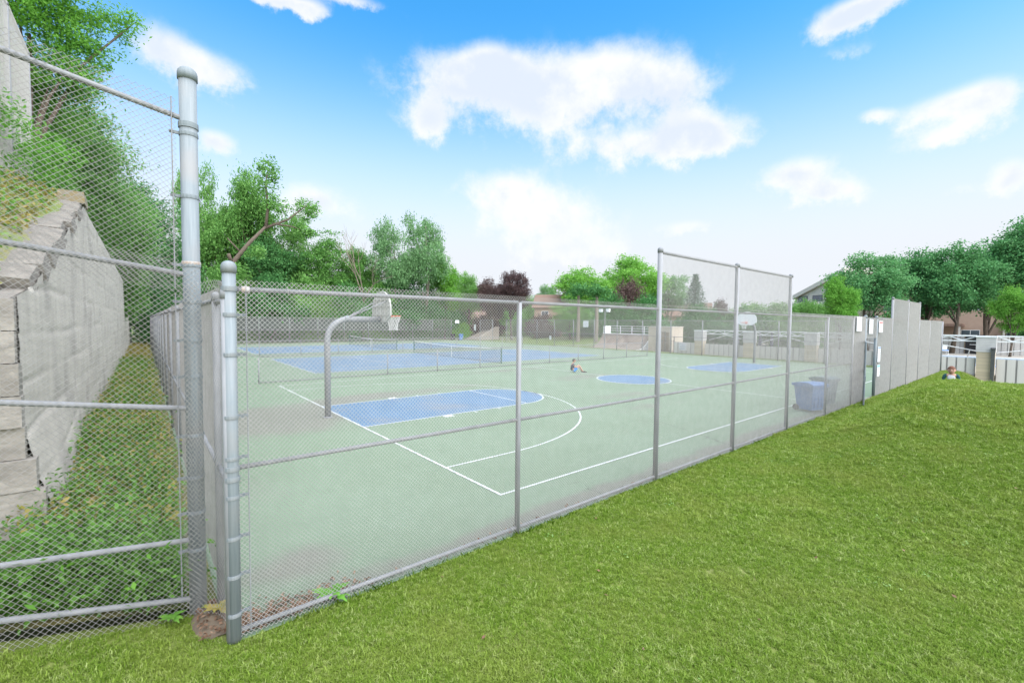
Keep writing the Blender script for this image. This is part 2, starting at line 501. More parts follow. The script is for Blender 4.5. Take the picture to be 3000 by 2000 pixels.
# ------------------------------------------------------------------ mesh helpers
class MB:
    def __init__(s):
        s.v, s.f = [], []

    def box(s, x0, x1, y0, y1, z0, z1):
        b = len(s.v)
        s.v += [(x0, y0, z0), (x1, y0, z0), (x1, y1, z0), (x0, y1, z0), (x0, y0, z1), (x1, y0, z1), (x1, y1, z1), (x0, y1, z1)]
        s.f += [(b, b + 3, b + 2, b + 1), (b + 4, b + 5, b + 6, b + 7), (b, b + 1, b + 5, b + 4), (b + 1, b + 2, b + 6, b + 5), (b + 2, b + 3, b + 7, b + 6), (b + 3, b, b + 4, b + 7)]
        return s

    def tube(s, pts, r, n=8, caps=True):
        pts = [Vector(p) for p in pts]
        rs = r if isinstance(r, (list, tuple)) else [r] * len(pts)
        b = len(s.v)
        prev = None
        for i, p in enumerate(pts):
            t = (pts[min(i + 1, len(pts) - 1)] - pts[max(i - 1, 0)])
            t = t.normalized() if t.length > 1e-9 else Vector((0, 0, 1))
            if prev is None:
                a = Vector((0, 0, 1)) if abs(t.z) < .9 else Vector((1, 0, 0))
                u = t.cross(a).normalized()
            else:
                u = (prev - t * prev.dot(t))
                u = u.normalized() if u.length > 1e-6 else t.orthogonal().normalized()
            prev = u
            w = t.cross(u)
            for k in range(n):
                a = 2 * PI * k / n
                q = p + (u * math.cos(a) + w * math.sin(a)) * rs[i]
                s.v.append(tuple(q))
        for i in range(len(pts) - 1):
            for k in range(n):
                k2 = (k + 1) % n
                s.f.append((b + i * n + k, b + i * n + k2, b + (i + 1) * n + k2, b + (i + 1) * n + k))
        if caps:
            s.f.append(tuple(b + k for k in range(n))[::-1])
            e = b + (len(pts) - 1) * n
            s.f.append(tuple(e + k for k in range(n)))
        return s

    def lathe(s, prof, n=14, c=(0, 0, 0)):
        b = len(s.v)
        for r, z in prof:
            for k in range(n):
                a = 2 * PI * k / n
                s.v.append((c[0] + r * math.cos(a), c[1] + r * math.sin(a), c[2] + z))
        for i in range(len(prof) - 1):
            for k in range(n):
                k2 = (k + 1) % n
                s.f.append((b + i * n + k, b + i * n + k2, b + (i + 1) * n + k2, b + (i + 1) * n + k))
        s.f.append(tuple(b + k for k in range(n))[::-1])
        e = b + (len(prof) - 1) * n
        s.f.append(tuple(e + k for k in range(n)))
        return s

    def poly(s, pts):
        b = len(s.v)
        s.v += [tuple(p) for p in pts]
        s.f.append(tuple(range(b, b + len(pts))))
        return s

    def prism(s, outline, axis, a0, a1):
        """extrude a 2-D outline along an axis; outline coordinates are the two other axes in order"""
        b = len(s.v)
        n = len(outline)
        for a in (a0, a1):
            for p, q in outline:
                s.v.append({'x': (a, p, q), 'y': (p, a, q), 'z': (p, q, a)}[axis])
        s.f.append(tuple(range(b, b + n)))
        s.f.append(tuple(range(b + 2 * n - 1, b + n - 1, -1)))
        for i in range(n):
            j = (i + 1) % n
            s.f.append((b + j, b + i, b + n + i, b + n + j))
        return s

    def mesh(s, name, mat, smooth=False):
        me = bpy.data.meshes.new(name)
        me.from_pydata(s.v, [], s.f)
        if mat:
            me.materials.append(mat)
        if smooth:
            me.shade_smooth()
        me.validate()
        me.update()
        bm = bmesh.new()
        bm.from_mesh(me)
        bmesh.ops.recalc_face_normals(bm, faces=bm.faces)
        bm.to_mesh(me)
        bm.free()
        return me


def put(name, me, parent=None, loc=(0, 0, 0), rz=0., scale=None, mat=None):
    o = bpy.data.objects.new(name, me)
    col.objects.link(o)
    o.location = loc
    o.rotation_euler = (0, 0, rz)
    if scale:
        o.scale = scale
    if parent:
        o.parent = parent
    if mat:
        o.material_slots[0].link = 'OBJECT'
        o.material_slots[0].material = mat
    return o


def tag(o, label, cat, group=None):
    o['label'] = label
    o['category'] = cat
    if group:
        o['group'] = group
    return o


def thing(name, label, cat, loc=(0, 0, 0), rz=0., group=None):
    o = bpy.data.objects.new(name, None)
    o.empty_display_size = .2
    col.objects.link(o)
    o.location = loc
    o.rotation_euler = (0, 0, rz)
    return tag(o, label, cat, group)


def struct(o):
    o['kind'] = 'structure'
    return o


def stuff(o):
    o['kind'] = 'stuff'
    return o


def np_mesh(name, verts, faces_flat, nper, mat, smooth=False):
    """fast mesh from numpy: verts (n,3); faces of nper corners, flat index array"""
    me = bpy.data.meshes.new(name)
    nv = len(verts)
    nf = len(faces_flat) // nper
    me.vertices.add(nv)
    me.vertices.foreach_set('co', np.asarray(verts, dtype=np.float32).ravel())
    me.loops.add(nf * nper)
    me.loops.foreach_set('vertex_index', np.asarray(faces_flat, dtype=np.int32))
    me.polygons.add(nf)
    me.polygons.foreach_set('loop_start', np.arange(0, nf * nper, nper, dtype=np.int32))
    me.polygons.foreach_set('loop_total', np.full(nf, nper, dtype=np.int32))
    if mat:
        me.materials.append(mat)
    me.update(calc_edges=True)
    me.validate()
    if smooth:
        me.shade_smooth()
    return me


def sstep(a, b, x):
    t = np.clip((np.asarray(x, float) - a) / (b - a), 0, 1)
    return t * t * (3 - 2 * t)


def grid_mesh(name, xs, ys, hf, mat):
    X, Y = np.meshgrid(xs, ys, indexing='ij')
    Z = hf(X, Y)
    v = np.stack([X, Y, Z], -1).reshape(-1, 3)
    nx, ny = len(xs), len(ys)
    i, j = np.meshgrid(np.arange(nx - 1), np.arange(ny - 1), indexing='ij')
    a = (i * ny + j).ravel()
    f = np.stack([a, a + ny, a + ny + 1, a + 1], -1).ravel()
    return np_mesh(name, v, f, 4, mat, True)


rng = np.random.default_rng(7)


def wob(x, y, s=1.):
    return np.sin(x * 1.3 * s + 1.7) * np.cos(y * 1.7 * s + .4) * .5 + np.sin(x * 2.9 * s + y * 2.3 * s) * .25 + np.sin(x * 5.1 * s - y * 4.3 * s + 2) * .12


# ------------------------------------------------------------------ ground
def fence_y(x):
    return -1.15 - .0088 * (x + 3.9)


def lawn_h(x, y):
    x = np.asarray(x, float)
    y = np.asarray(y, float)
    d = fence_y(x) - y
    up = sstep(.25, 2.6, d)
    crest = sstep(2.5, 13.5, x) * (1 - sstep(15.0, 19.5, x))
    drop = sstep(15.5, 26, x) * sstep(.6, 2.6, d)
    west = np.clip(-4.25 - x, 0, 1.6) * .24 * (1 - sstep(.5, 3.5, -.5 - y))
    h = -.035 * (1 - sstep(0, .12, d)) * (x > -3.96) + 1.12 * crest * up - .85 * drop + west + .02 * wob(x, y, .8) * sstep(0, .8, d)
    return h


me = MB().poly([(-3000, -3000, -1.6), (3000, -3000, -1.6), (3000, 3000, -1.6), (-3000, 3000, -1.6)]).mesh('ground', M_ground)
struct(put('ground', me))
# the lawn beside the court fence
xs = np.concatenate([np.linspace(-14, 20, 120), np.linspace(20.4, 36.2, 40)])
ys = np.concatenate([np.linspace(-40, -9, 30), np.linspace(-8.7, -.98, 60)])


def lawn_full(x, y):
    h = lawn_h(x, y)
    return h


me = grid_mesh('lawn', xs, ys, lawn_full, M_lawn)
struct(put('lawn', me))
struct(put('lawn', grid_mesh('lawn', np.linspace(-14, -3.97, 40), np.linspace(-.98, -.47, 6), lambda x, y: np.clip(-4.25 - x, 0, 1.6) * .24 + .004, M_lawn)))
# grass park beyond the far fences
me = MB().poly([(-6, 53.2, -.02), (34.4, 53.2, -.02), (34.4, -1.2, -.022), (36.6, -1.2, -.022), (36.6, 28.5, -.022), (140, 28.5, -.022), (140, 160, -.022), (-6, 160, -.022)]).mesh('park_lawn', M_ground)
struct(put('park_lawn', me))

# ------------------------------------------------------------------ court and its painted markings
X0, X1, Y0, Y1 = -3.95, 34.4, -1.5, 53.4
me = MB().poly([(X0, -1.19, 0), (33.7, -1.52, 0), (X1, 38, 0), (X1, Y1, 0), (X0, Y1, 0)]).mesh('court', M_court)
court = struct(put('court', me))
W, CL = 15.24, 29.4
ZB, ZL = .004, .008


def ring(cx, cy, r0, r1, a0, a1, z, n=48):
    mb = MB()
    for i in range(n):
        t0, t1 = a0 + (a1 - a0) * i / n, a0 + (a1 - a0) * (i + 1) / n
        c0, s0, c1, s1 = math.cos(t0), math.sin(t0), math.cos(t1), math.sin(t1)
        mb.poly([(cx + r0 * c0, cy + r0 * s0, z), (cx + r1 * c0, cy + r1 * s0, z), (cx + r1 * c1, cy + r1 * s1, z), (cx + r0 * c1, cy + r0 * s1, z)])
    return mb


def sheet(name, mb, mat):
    return put(name, mb.mesh(name, mat), court)


def rect(x0, x1, y0, y1, z):
    return MB().poly([(x0, y0, z), (x1, y0, z), (x1, y1, z), (x0, y1, z)])


lw = .055
ctr = 7.66
# blue areas
for sx, xb in ((1, 0.), (-1, CL)):
    xf = xb + sx * 5.79
    mb = MB().poly([(xb, ctr - 1.83, ZB), (xf, ctr - 1.83, ZB)] + [(xf + sx * 1.83 * math.cos(a), ctr + 1.83 * math.sin(a), ZB) for a in np.linspace(-PI / 2 + .05, PI / 2 - .05, 30)] + [(xf, ctr + 1.83, ZB), (xb, ctr + 1.83, ZB)])
    sheet('key_paint', mb, M_blue)
    a0, a1 = (-PI / 2, PI / 2) if sx > 0 else (PI / 2, 1.5 * PI)
    sheet('key_circle_line', ring(xf, ctr, 1.83 - lw, 1.83, a0, a1, ZL), M_line)
    x_lo, x_hi = min(xb, xf), max(xb, xf)
    for s in (-1, 1):
        yy = ctr + s * 1.83
        sheet('lane_line', rect(x_lo, x_hi, min(yy, yy - s * lw), max(yy, yy - s * lw), ZL), M_line)
        bx = xb + sx * 2.35
        sheet('lane_block', rect(min(bx, bx + sx * .32), max(bx, bx + sx * .32), min(yy + s * .02, yy + s * .24), max(yy + s * .02, yy + s * .24), ZL), M_line)
        for q in (3.5, 4.45):
            bx = xb + sx * q
            sheet('lane_mark', rect(bx - .03, bx + .03, min(yy + s * .02, yy + s * .2), max(yy + s * .02, yy + s * .2), ZL), M_line)
    sheet('free_throw_line', rect(xf - lw / 2, xf + lw / 2, ctr - 1.83 + lw + .002, ctr + 1.83 - lw - .002, ZL), M_line)
    hx = xb + sx * 1.6
    sheet('three_point_arc', ring(hx, ctr, 6.0 - lw, 6.0, a0, a1, ZL, 64), M_line)
    for s in (-1, 1):
        yy = ctr + s * 6.0
        sheet('three_point_line', rect(min(xb, hx), max(xb, hx), min(yy, yy - s * lw), max(yy, yy - s * lw), ZL), M_line)
sheet('centre_circle_paint', MB().poly([(14.6 + 1.83 * math.cos(a), ctr + 1.83 * math.sin(a), ZB) for a in np.linspace(0, 2 * PI, 60)[:-1]]), M_blue)
sheet('centre_circle_line', ring(14.6, ctr, 1.83 - lw, 1.84, 0, 2 * PI, ZL, 72), M_line)
sheet('half_court_line', rect(14.57, 14.63, ctr + 1.85, W, ZL), M_line)
sheet('half_court_line', rect(14.57, 14.63, 0, ctr - 1.85, ZL), M_line)
for y in (0., W):
    sheet('side_line', rect(-lw, CL + lw, y - (lw if y == 0 else 0), y + (0 if y == 0 else lw), ZL), M_line)
for x in (0., CL):
    sheet('base_line', rect(x - (lw if x == 0 else 0), x + (0 if x == 0 else lw), .002, W - .002, ZL), M_line)
# tennis courts
for tx, ty in ((2.55, 19.15), (2.62, 35.65)):
    tw, tl = 10.97, 23.77
    sheet('tennis_paint', rect(tx, tx + tl, ty, ty + tw, ZB), M_blue)
    for y in (ty, ty + 1.37, ty + tw - 1.37 - lw, ty + tw - lw):
        sheet('tennis_line', rect(tx, tx + tl, y, y + lw, ZL), M_line)
    for x in (tx - lw, tx + tl):
        sheet('tennis_base_line', rect(x, x + lw, ty, ty + tw, ZL), M_line)
    for x in (tx + tl / 2 - 6.4, tx + tl / 2 + 6.4):
        sheet('service_line', rect(x, x + lw, ty + 1.43, ty + tw - 1.43, ZL), M_line)
    sheet('centre_service_line', rect(tx + tl / 2 - 6.35, tx + tl / 2 + 6.35, ty + tw / 2 - .027, ty + tw / 2 + .027, ZL), M_line)


# ------------------------------------------------------------------ chain link fences
_cm = {}


def chain_mesh(L_, H_, w, h, r, mat, z0=0., key=None):
    k = (L_, H_, w, h, r, mat.name, z0)
    if k in _cm:
        return _cm[k]
    nw = max(1, round(L_ / (w / 2)))
    hw = L_ / nw
    nz = max(1, round(H_ / (h / 2)))
    hz = H_ / nz
    kk, jj = np.meshgrid(np.arange(nw), np.arange(nz + 1), indexing='ij')
    right = ((jj + kk) % 2)
    x = kk * hw + right * hw
    z = z0 + jj * hz
    y = np.where(right == 1, r * .9, -r * .9)
    c = np.stack([x, y, z], -1).astype(np.float32)
    off = np.array([(r * 1.4, 0, 0), (0, r, 0), (-r * 1.4, 0, 0), (0, -r, 0)], np.float32)
    v = (c[:, :, None, :] + off[None, None]).reshape(-1, 3)
    base = (kk[:, :-1] * (nz + 1) + jj[:, :-1]) * 4
    fs = []
    for q in range(4):
        q2 = (q + 1) % 4
        fs.append(np.stack([base + q, base + q2, base + 4 + q2, base + 4 + q], -1))
    f = np.stack(fs, -2).reshape(-1)
    me = np_mesh('chain_link_mesh', v, f, 4, mat)
    _cm[k] = me
    return me


_pm_cache = {}


def post_mesh(r, H_, mat, dome=True, n=14):
    k = (round(r, 4), round(H_, 3), mat.name, dome)
    if k not in _pm_cache:
        mb = MB()
        prof = [(r, -.15), (r, H_ - .02)]
        mb.lathe(prof, n)
        _pm_cache[k] = mb.mesh('post', mat, False)
        for p in _pm_cache[k].polygons:
            p.use_smooth = len(p.vertices) == 4
    return _pm_cache[k]


def cap_mesh(r, mat):
    k = ('cap', round(r, 4), mat.name)
    if k not in _pm_cache:
        R = r * 1.14
        prof = [(R, -.055), (R, 0)] + [(R * .97 * math.cos(a), .004 + R * .75 * math.sin(a)) for a in np.linspace(.05, 1.45, 6)]
        me = MB().lathe(prof, 16).mesh('post_cap', mat, True)
        _pm_cache[k] = me
    return _pm_cache[k]


def rail_mesh(L_, r, mat, n=10):
    k = ('rail', round(L_, 3), round(r, 4), mat.name)
    if k not in _pm_cache:
        me = MB().tube([(0, 0, 0), (L_, 0, 0)], r, n).mesh('rail', mat)
        for p in me.polygons:
            p.use_smooth = len(p.vertices) == 4
        _pm_cache[k] = me
    return _pm_cache[k]


def chain_fence(name, label, p0, p1, ts, H_, rails, post_r=.04, rail_r=.024, mat=M_galv, wire=M_wire, w=.04, h=.043, wr=.0017, mesh_h=None, caps=True, z0=.03, skip=(), bay=3.2, group=None, yoff=None):
    """posts at distances ts from p0 along p0->p1"""
    p0, p1 = Vector(p0), Vector(p1)
    d = p1 - p0
    a = math.atan2(d.y, d.x)
    root = thing(name, label, 'fence', p0, a, group)
    mesh_h = mesh_h or H_ + .05
    yoff = -(rail_r + wr * 1.5) if yoff is None else yoff
    for i, t in enumerate(ts):
        put('post', post_mesh(post_r, H_, mat), root, (t, 0, 0))
        if caps:
            put('post_cap', cap_mesh(post_r, mat), root, (t, 0, H_))
    cmesh = chain_mesh(bay, mesh_h - z0, w, h, wr, wire, z0)
    for i in range(len(ts) - 1):
        if i in skip:
            continue
        L_ = ts[i + 1] - ts[i]
        for zr in rails:
            put('rail', rail_mesh(L_ - 2 * post_r * .8, rail_r, mat), root, (ts[i] + post_r * .8, 0, zr))
        stuff(put('chain_link_mesh', cmesh, root, (ts[i], yoff, 0), 0, (L_ / bay, 1, 1)))
    return root


def band(root, x, z, r, arm, mat=M_galv_cool, ang=0.):
    """brace band round a post with its bolt arm reaching out to the tension bar"""
    k = ('band', round(r, 3), round(arm, 3), mat.name)
    if k not in _pm_cache:
        R = r + .006
        mb = MB().lathe([(R, -.016), (R + .001, 0), (R, .016)], 16)
        mb.box(r * .8, r + arm, -.008, .008, -.013, .013)
        mb.tube([(r + arm - .012, -.025, 0), (r + arm - .012, .025, 0)], .008, 8)
        _pm_cache[k] = mb.mesh('brace_band', mat)
    return put('brace_band', _pm_cache[k], root, (x, 0, z), ang)


# -- front fence along the near side of the court
fx = [-3.9, -.66, 2.59, 5.60, 8.73, 11.88, 14.59, 16.16, 17.77, 20.40, 23.57, 26.40, 29.6, 33.6]
fdir = Vector((1, -.0088, 0)).normalized()
ts = [(x + 3.9) / fdir.x for x in fx]
front = chain_fence('chain_link_fence', 'long galvanised chain link fence between the lawn and the near side of the court', (-3.9, -1.15, 0), (33.6, fence_y(33.6), 0),
                    ts, 3.10, (.075, 1.53, 3.08), post_r=.034, rail_r=.0215, skip=(7,), mesh_h=3.16, caps=False, z0=.02)
# corner post is a heavy terminal post; others stop at the top rail
put('post', post_mesh(.052, 3.26, M_galv_cool), front, (0, 0, 0))
put('post_cap', cap_mesh(.052, M_galv_cool), front, (0, 0, 3.27))
for z in (2.86, 2.52, 1.98, 1.62, 1.28, .92, .58, .24):
    band(front, 0, z, .052, .075)
for z in (3.08, 1.53, 1.44):
    put('brace_band', MB().lathe([(.060, -.02), (.061, 0), (.060, .02)], 16).mesh('brace_band', M_galv_cool), front, (0, 0, z))
put('tension_bar', MB().box(.118, .124, -.030, -.012, .05, 3.1).mesh('tension_bar', M_galv), front)
put('rail_end_cup', MB().tube([(.05, 0, 0), (.10, 0, 0)], .014, 8).tube([(.09, 0, 0), (.15, 0, 0)], .029, 12).mesh('rail_end_cup', M_rust), front, (0, 0, 3.08))
# gate side posts
for i in (7, 8):
    put('post', post_mesh(.052, 3.16, M_galv_cool), front, (ts[i], 0, 0))
    put('post_cap', cap_mesh(.052, M_galv_cool), front, (ts[i], 0, 3.17))
# transom over the gate opening
gl = ts[8] - ts[7]
for zr in (2.36, 3.08):
    put('rail', rail_mesh(gl - .08, .024, M_galv), front, (ts[7] + .04, 0, zr))
stuff(put('chain_link_mesh', chain_mesh(1.6, .78, .04, .043, .0017, M_wire, 2.36), front, (ts[7], -.03, 0), 0, (gl / 1.6, 1, 1)))
# raised ball screens
for i0, i1, top in ((2, 4, 4.08), (9, 11, 3.98)):
    for i in range(i0, i1 + 1):
        put('post', post_mesh(.044, top + .06, M_galv), front, (ts[i], 0, 0))
        put('post_cap', cap_mesh(.044, M_galv), front, (ts[i], 0, top + .05))
    for i in range(i0, i1):
        L_ = ts[i + 1] - ts[i]
        put('rail', rail_mesh(L_ - .07, .024, M_galv), front, (ts[i] + .035, 0, top))
        stuff(put('chain_link_mesh', chain_mesh(3.2, .98, .04, .043, .0017, M_wire, 3.1), front, (ts[i], -.030, top - 4.05), 0, (L_ / 3.2, 1, 1)))
# tie wires on the nearest bays
tie = MB().tube([(0, -.03, .03), (.004, -.036, 0), (.008, -.03, -.03), (.01, .0, -.032), (.004, .03, 0), (0, 0, .03), (0, -.03, .03)], .0022, 5).mesh('tie_wire', M_wire)
for zr in (3.08, 1.53, .075):
    for q in range(12):
        put('tie_wire', tie, front, (.45 + q * .52 + .04 * (q % 3), 0, zr))

# -- west end fence, running away from the corner post
wts = [0, .62] + [.62 + 3.1 * k for k in range(1, 18)]
west = chain_fence('chain_link_fence', 'chain link fence at the left end of the courts, seen edge-on and receding', (-3.93, -1.15, 0), (-3.93, 53.3, 0), wts, 3.05, (1.40, 3.0), post_r=.034, rail_r=.022, w=.05, h=.052, wr=.0016, mesh_h=3.12, caps=True, skip=(0,), wire=M_wire_left)
# first piece of that fence: mesh bowed between the tall post and the corner post
for zr in (1.40, 2.98):
    put('rail', rail_mesh(.6, .024, M_galv), west, (.03, 0, zr))


def bowed_mesh():
    me = chain_mesh(.82, 3.1, .05, .05, .0018, M_wire_left, .03).copy()
    n = len(me.vertices)
    co = np.empty(n * 3, np.float32)
    me.vertices.foreach_get('co', co)
    co = co.reshape(-1, 3)
    t = co[:, 0] / .82
    z = co[:, 2]
    ax, ay = -4.215, -.535
    bx, by = -3.955, -1.17
    bow = .09 * np.sin(PI * t) * (1 + .35 * np.sin(z * 2.1 + 1)) + .03 * np.sin(z * 3.3) * np.sin(PI * t)
    ux, uy = bx - ax, by - ay
    ln = math.hypot(ux, uy)
    nx, ny = -uy / ln, ux / ln
    out = np.empty_like(co)
    out[:, 0] = ax + ux * t + nx * (bow + co[:, 1])
    out[:, 1] = ay + uy * t + ny * (bow + co[:, 1])
    out[:, 2] = z + .04 * np.sin(t * 3)
    # west fence local frame: x = world y + 1.15, y = -(world x + 3.93)
    loc = np.stack([out[:, 1] + 1.15, -(out[:, 0] + 3.93), out[:, 2]], -1)
    me.vertices.foreach_set('co', loc.astype(np.float32).ravel())
    me.update()
    return me


stuff(put('chain_link_mesh', bowed_mesh(), west))

# -- tall fence at the left of the picture, climbing to the left
tall = thing('tall_chain_link_fence', 'very tall chain link fence at the left edge with a thick capped post', 'fence', (-4.11, -.46, 0), math.atan2(-.085, -.985))
put('post', post_mesh(.070, 5.06, M_galv_cool, n=20), tall)
put('post_cap', cap_mesh(.070, M_galv_cool), tall, (0, 0, 5.07))
SL = .150


def sheared_chain(L_, za, zb, w, h, key, x0=.1, slope=SL):
    me = chain_mesh(L_, zb - za, w, h, .0016, M_wire_left, za).copy()
    n = len(me.vertices)
    co = np.empty(n * 3, np.float32)
    me.vertices.foreach_get('co', co)
    co = co.reshape(-1, 3)
    co[:, 2] += slope * (co[:, 0] + x0)
    co[:, 1] += .012 * np.sin(co[:, 0] * 3 + co[:, 2] * 2)
    me.vertices.foreach_set('co', co.ravel())
    me.update()
    return me


TL = 4.2
for zr, sl in ((4.66, .14), (3.235, .135), (1.98, .165), (.715, .17), (.14, .29)):
    put('rail', MB().tube([(.06, 0, zr), (TL, 0, zr + sl * TL)], .024, 12).mesh('rail', M_galv), tall)
stuff(put('chain_link_mesh', sheared_chain(TL, 3.05, 4.80, .049, .048, 'u'), tall, (.10, .03, 0)))
stuff(put('chain_link_mesh', sheared_chain(TL + .16, .0, 3.32, .049, .048, 'l', -.06, .16), tall, (-.06, .078, 0)))
put('post', post_mesh(.045, 6.0, M_galv_cool), tall, (3.3, 0, 0))
for z in (4.52, 3.95, 3.32, 2.98, 2.62, 2.28, 1.72, 1.32, .98, .62):
    band(tall, 0, z, .070, .075)
for z in (4.60,):
    put('brace_band', MB().lathe([(.079, -.024), (.080, 0), (.079, .024)], 18).mesh('brace_band', M_galv_cool), tall, (0, 0, z))
put('brace_band', MB().lathe([(.076, -.015), (.078, 0), (.076, .015)], 18).mesh('rust_ring', M_rust), tall, (0, 0, 3.34))
put('tension_bar', MB().box(.125, .133, .02, .036, 3.1, 4.82).box(.125, .133, .02, .036, .2, 3.05).mesh('tension_bar', M_galv), tall)

# -- far fences
nfar = 13
far_ts = [3.3 * k for k in range(13)]
far_f = chain_fence('chain_link_fence', 'far chain link fence along the back of the tennis courts in front of the trees', (-3.9, 53.5, 0), (34.4, 53.5, 0), [x for x in far_ts if x < 38.4], 3.15, (1.6, 3.13), post_r=.04, rail_r=.022, mat=M_galv, wire=M_wire_far, w=.05, h=.05, wr=.0016, caps=False)
end_ts = [3.13 * k for k in range(17)]
end_f = chain_fence('chain_link_fence', 'chain link fence across the far end of the courts, before the ramp and pool', (34.4, -1.45, 0), (34.4, 53.5, 0), end_ts[:15] + end_ts[15:], 3.16, (1.6, 3.14), post_r=.042, rail_r=.022, wire=M_wire_far, w=.05, h=.05, wr=.0016, caps=False, skip=(14,))
# privacy screen panels on the upper half of the back fence
for k in (0, 1, 2, 3, 4, 5, 6, 7, 8, 9):
    put('privacy_screen', MB().box(.06, 3.24, -.012, -.004, 1.55 if k > 1 else 1.2, 3.05).mesh('privacy_screen', M_darkfence), far_f, (3.3 * k, .05, 0))

# -- low divider fences
low_ts = [3.0 * k for k in range(11)]
low1 = chain_fence('low_chain_link_fence', 'low chain link fence dividing the basketball court from the near tennis court', (-.6, 16.45, 0), (30, 16.6, 0), low_ts, 1.20, (.06, 1.19), post_r=.03, rail_r=.02, wire=M_wire_far, w=.05, h=.05, wr=.0017, caps=False, mesh_h=1.2)
low2 = chain_fence('low_chain_link_fence', 'low chain link fence between the two blue tennis courts', (-.6, 33.2, 0), (30, 33.2, 0), low_ts, 1.20, (.06, 1.19), post_r=.03, rail_r=.02, wire=M_wire_far, w=.05, h=.05, wr=.0017, caps=False, mesh_h=1.2)

# -- kerb under the far half of the front fence
mb = MB()
mb.prism([(16.0, fence_y(16.0) + .06), (33.6, fence_y(33.6) + .06), (33.6, fence_y(33.6) - .10), (16.0, fence_y(16.0) - .10)], 'z', -.5, .035)
struct(put('kerb', mb.mesh('kerb', M_concdark)))

# -- open gate leaf
gate = thing('fence_gate', 'open chain link gate leaf folded back beside the signs on the front fence', 'gate', (16.10, fence_y(16.16) - .06, 0), math.radians(191.8))
mb = MB()
for p, q in (((.03, 0, .1), (.03, 0, 2.25)), ((1.5, 0, .1), (1.5, 0, 2.25)), ((.03, 0, .1), (1.5, 0, .1)), ((.03, 0, 2.25), (1.5, 0, 2.25)), ((.03, 0, 1.2), (1.5, 0, 1.2))):
    mb.tube([p, q], .024, 10)
put('gate_frame', mb.mesh('gate_frame', M_galv_cool), gate)
stuff(put('chain_link_mesh', chain_mesh(1.47, 2.15, .04, .043, .0017, M_wire, .1), gate, (.03, -.02, 0)))
put('latch', MB().box(1.5, 1.62, -.02, .02, 1.0, 1.06).box(1.58, 1.62, -.03, .03, .92, 1.1).mesh('latch', M_galv_cool), gate)
for z in (.4, 1.9):
    put('hinge', MB().lathe([(.04, -.03), (.04, .03)], 10).mesh('hinge', M_galv_cool), gate, (0, 0, z))


# ------------------------------------------------------------------ basketball hoops
def fan_board(yw=.685, z0=-.16, z1=.80):
    """fan shaped backboard outline in (y, z)"""
    pts = [(-.38, z0), (.38, z0), (yw, .04), (yw, .24)]
    for a in np.linspace(.12, PI - .12, 18):
        pts.append((yw * math.cos(a) * .995, .24 + (z1 - .24) * math.sin(a)))
    pts += [(-yw, .24), (-yw, .04)]
    return pts


def net_mesh(R, H_, n=12):
    mb = MB()
    lev = 6
    rad = [R, R * .9, R * .78, R * .68, R * .60, R * .58, R * .62]
    for k in range(n):
        for s in (-1, 1):
            pts = []
            for j in range(lev + 1):
                a = 2 * PI * (k + s * .5 * j) / n
                pts.append((rad[j] * math.cos(a), rad[j] * math.sin(a), -H_ * j / lev))
            mb.tube(pts, .006, 4, False)
    return mb


def make_hoop(label, base, rz, board_x, bmat=M_whitedirty):
    t = thing('basketball_hoop', label, 'hoop', base, rz)
    # local +x towards the court
    arc = [(0, 0, -.2), (0, 0, 2.25)] + [(.62 - .62 * math.cos(a), 0, 2.25 + .62 * math.sin(a)) for a in np.linspace(.15, PI / 2, 8)] + [(board_x - .03, 0, 2.87)]
    put('pole', MB().tube(arc, .085, 16).mesh('pole', M_galv, True), t)
    put('base_collar', MB().lathe([(.13, .002), (.13, .02), (.09, .03)], 16).mesh('base_collar', M_galv), t)
    bd = put('backboard', MB().prism(fan_board(), 'x', board_x, board_x + .045).mesh('backboard', bmat), t, (0, 0, 2.95))
    # ribs cast on the back of the board
    mb = MB()
    for zz, hw in ((.06, .55), (.32, .6), (.52, .48)):
        mb.box(board_x - .025, board_x, -hw, hw, zz - .012, zz + .012)
    for yy in (-.3, .0, .3):
        mb.box(board_x - .02, board_x - .001, yy - .01, yy + .01, -.1, .6)
    put('rib', mb.mesh('rib', M_whitedirty), bd)
    for s in (-1, 1):
        put('strut', MB().tube([(.55, s * .03, 2.90), (board_x - .01, s * .42, 3.42)], .018, 8).mesh('strut', M_galv), t)
    put('strut_clamp', MB().tube([(.50, 0, 2.87), (.60, 0, 2.87)], .10, 14).mesh('strut_clamp', M_galv_cool), t)
    rim = put('rim', MB().tube([(.0 + .23 * math.cos(a), .23 * math.sin(a), 0) for a in np.linspace(0, 2 * PI, 33)], .011, 8, False).box(-.36, -.2, -.07, .07, -.012, .012).box(-.37, -.345, -.09, .09, -.12, .03).tube([(-.34, .05, -.1), (-.1, .2, -.01)], .009, 6).tube([(-.34, -.05, -.1), (-.1, -.2, -.01)], .009, 6).mesh('rim', M_orange), t, (board_x + .41, 0, 2.98))
    put('net', net_mesh(.225, .44).mesh('net', M_net), t, (board_x + .41, 0, 2.97))
    return t


make_hoop('near basketball hoop on a bent grey pole, board seen from behind', (-.38, 7.66, 0), 0., 1.62)
make_hoop('far basketball hoop with white fan board facing the camera', (30.3, 8.1, 0), PI, 1.5, M_white)


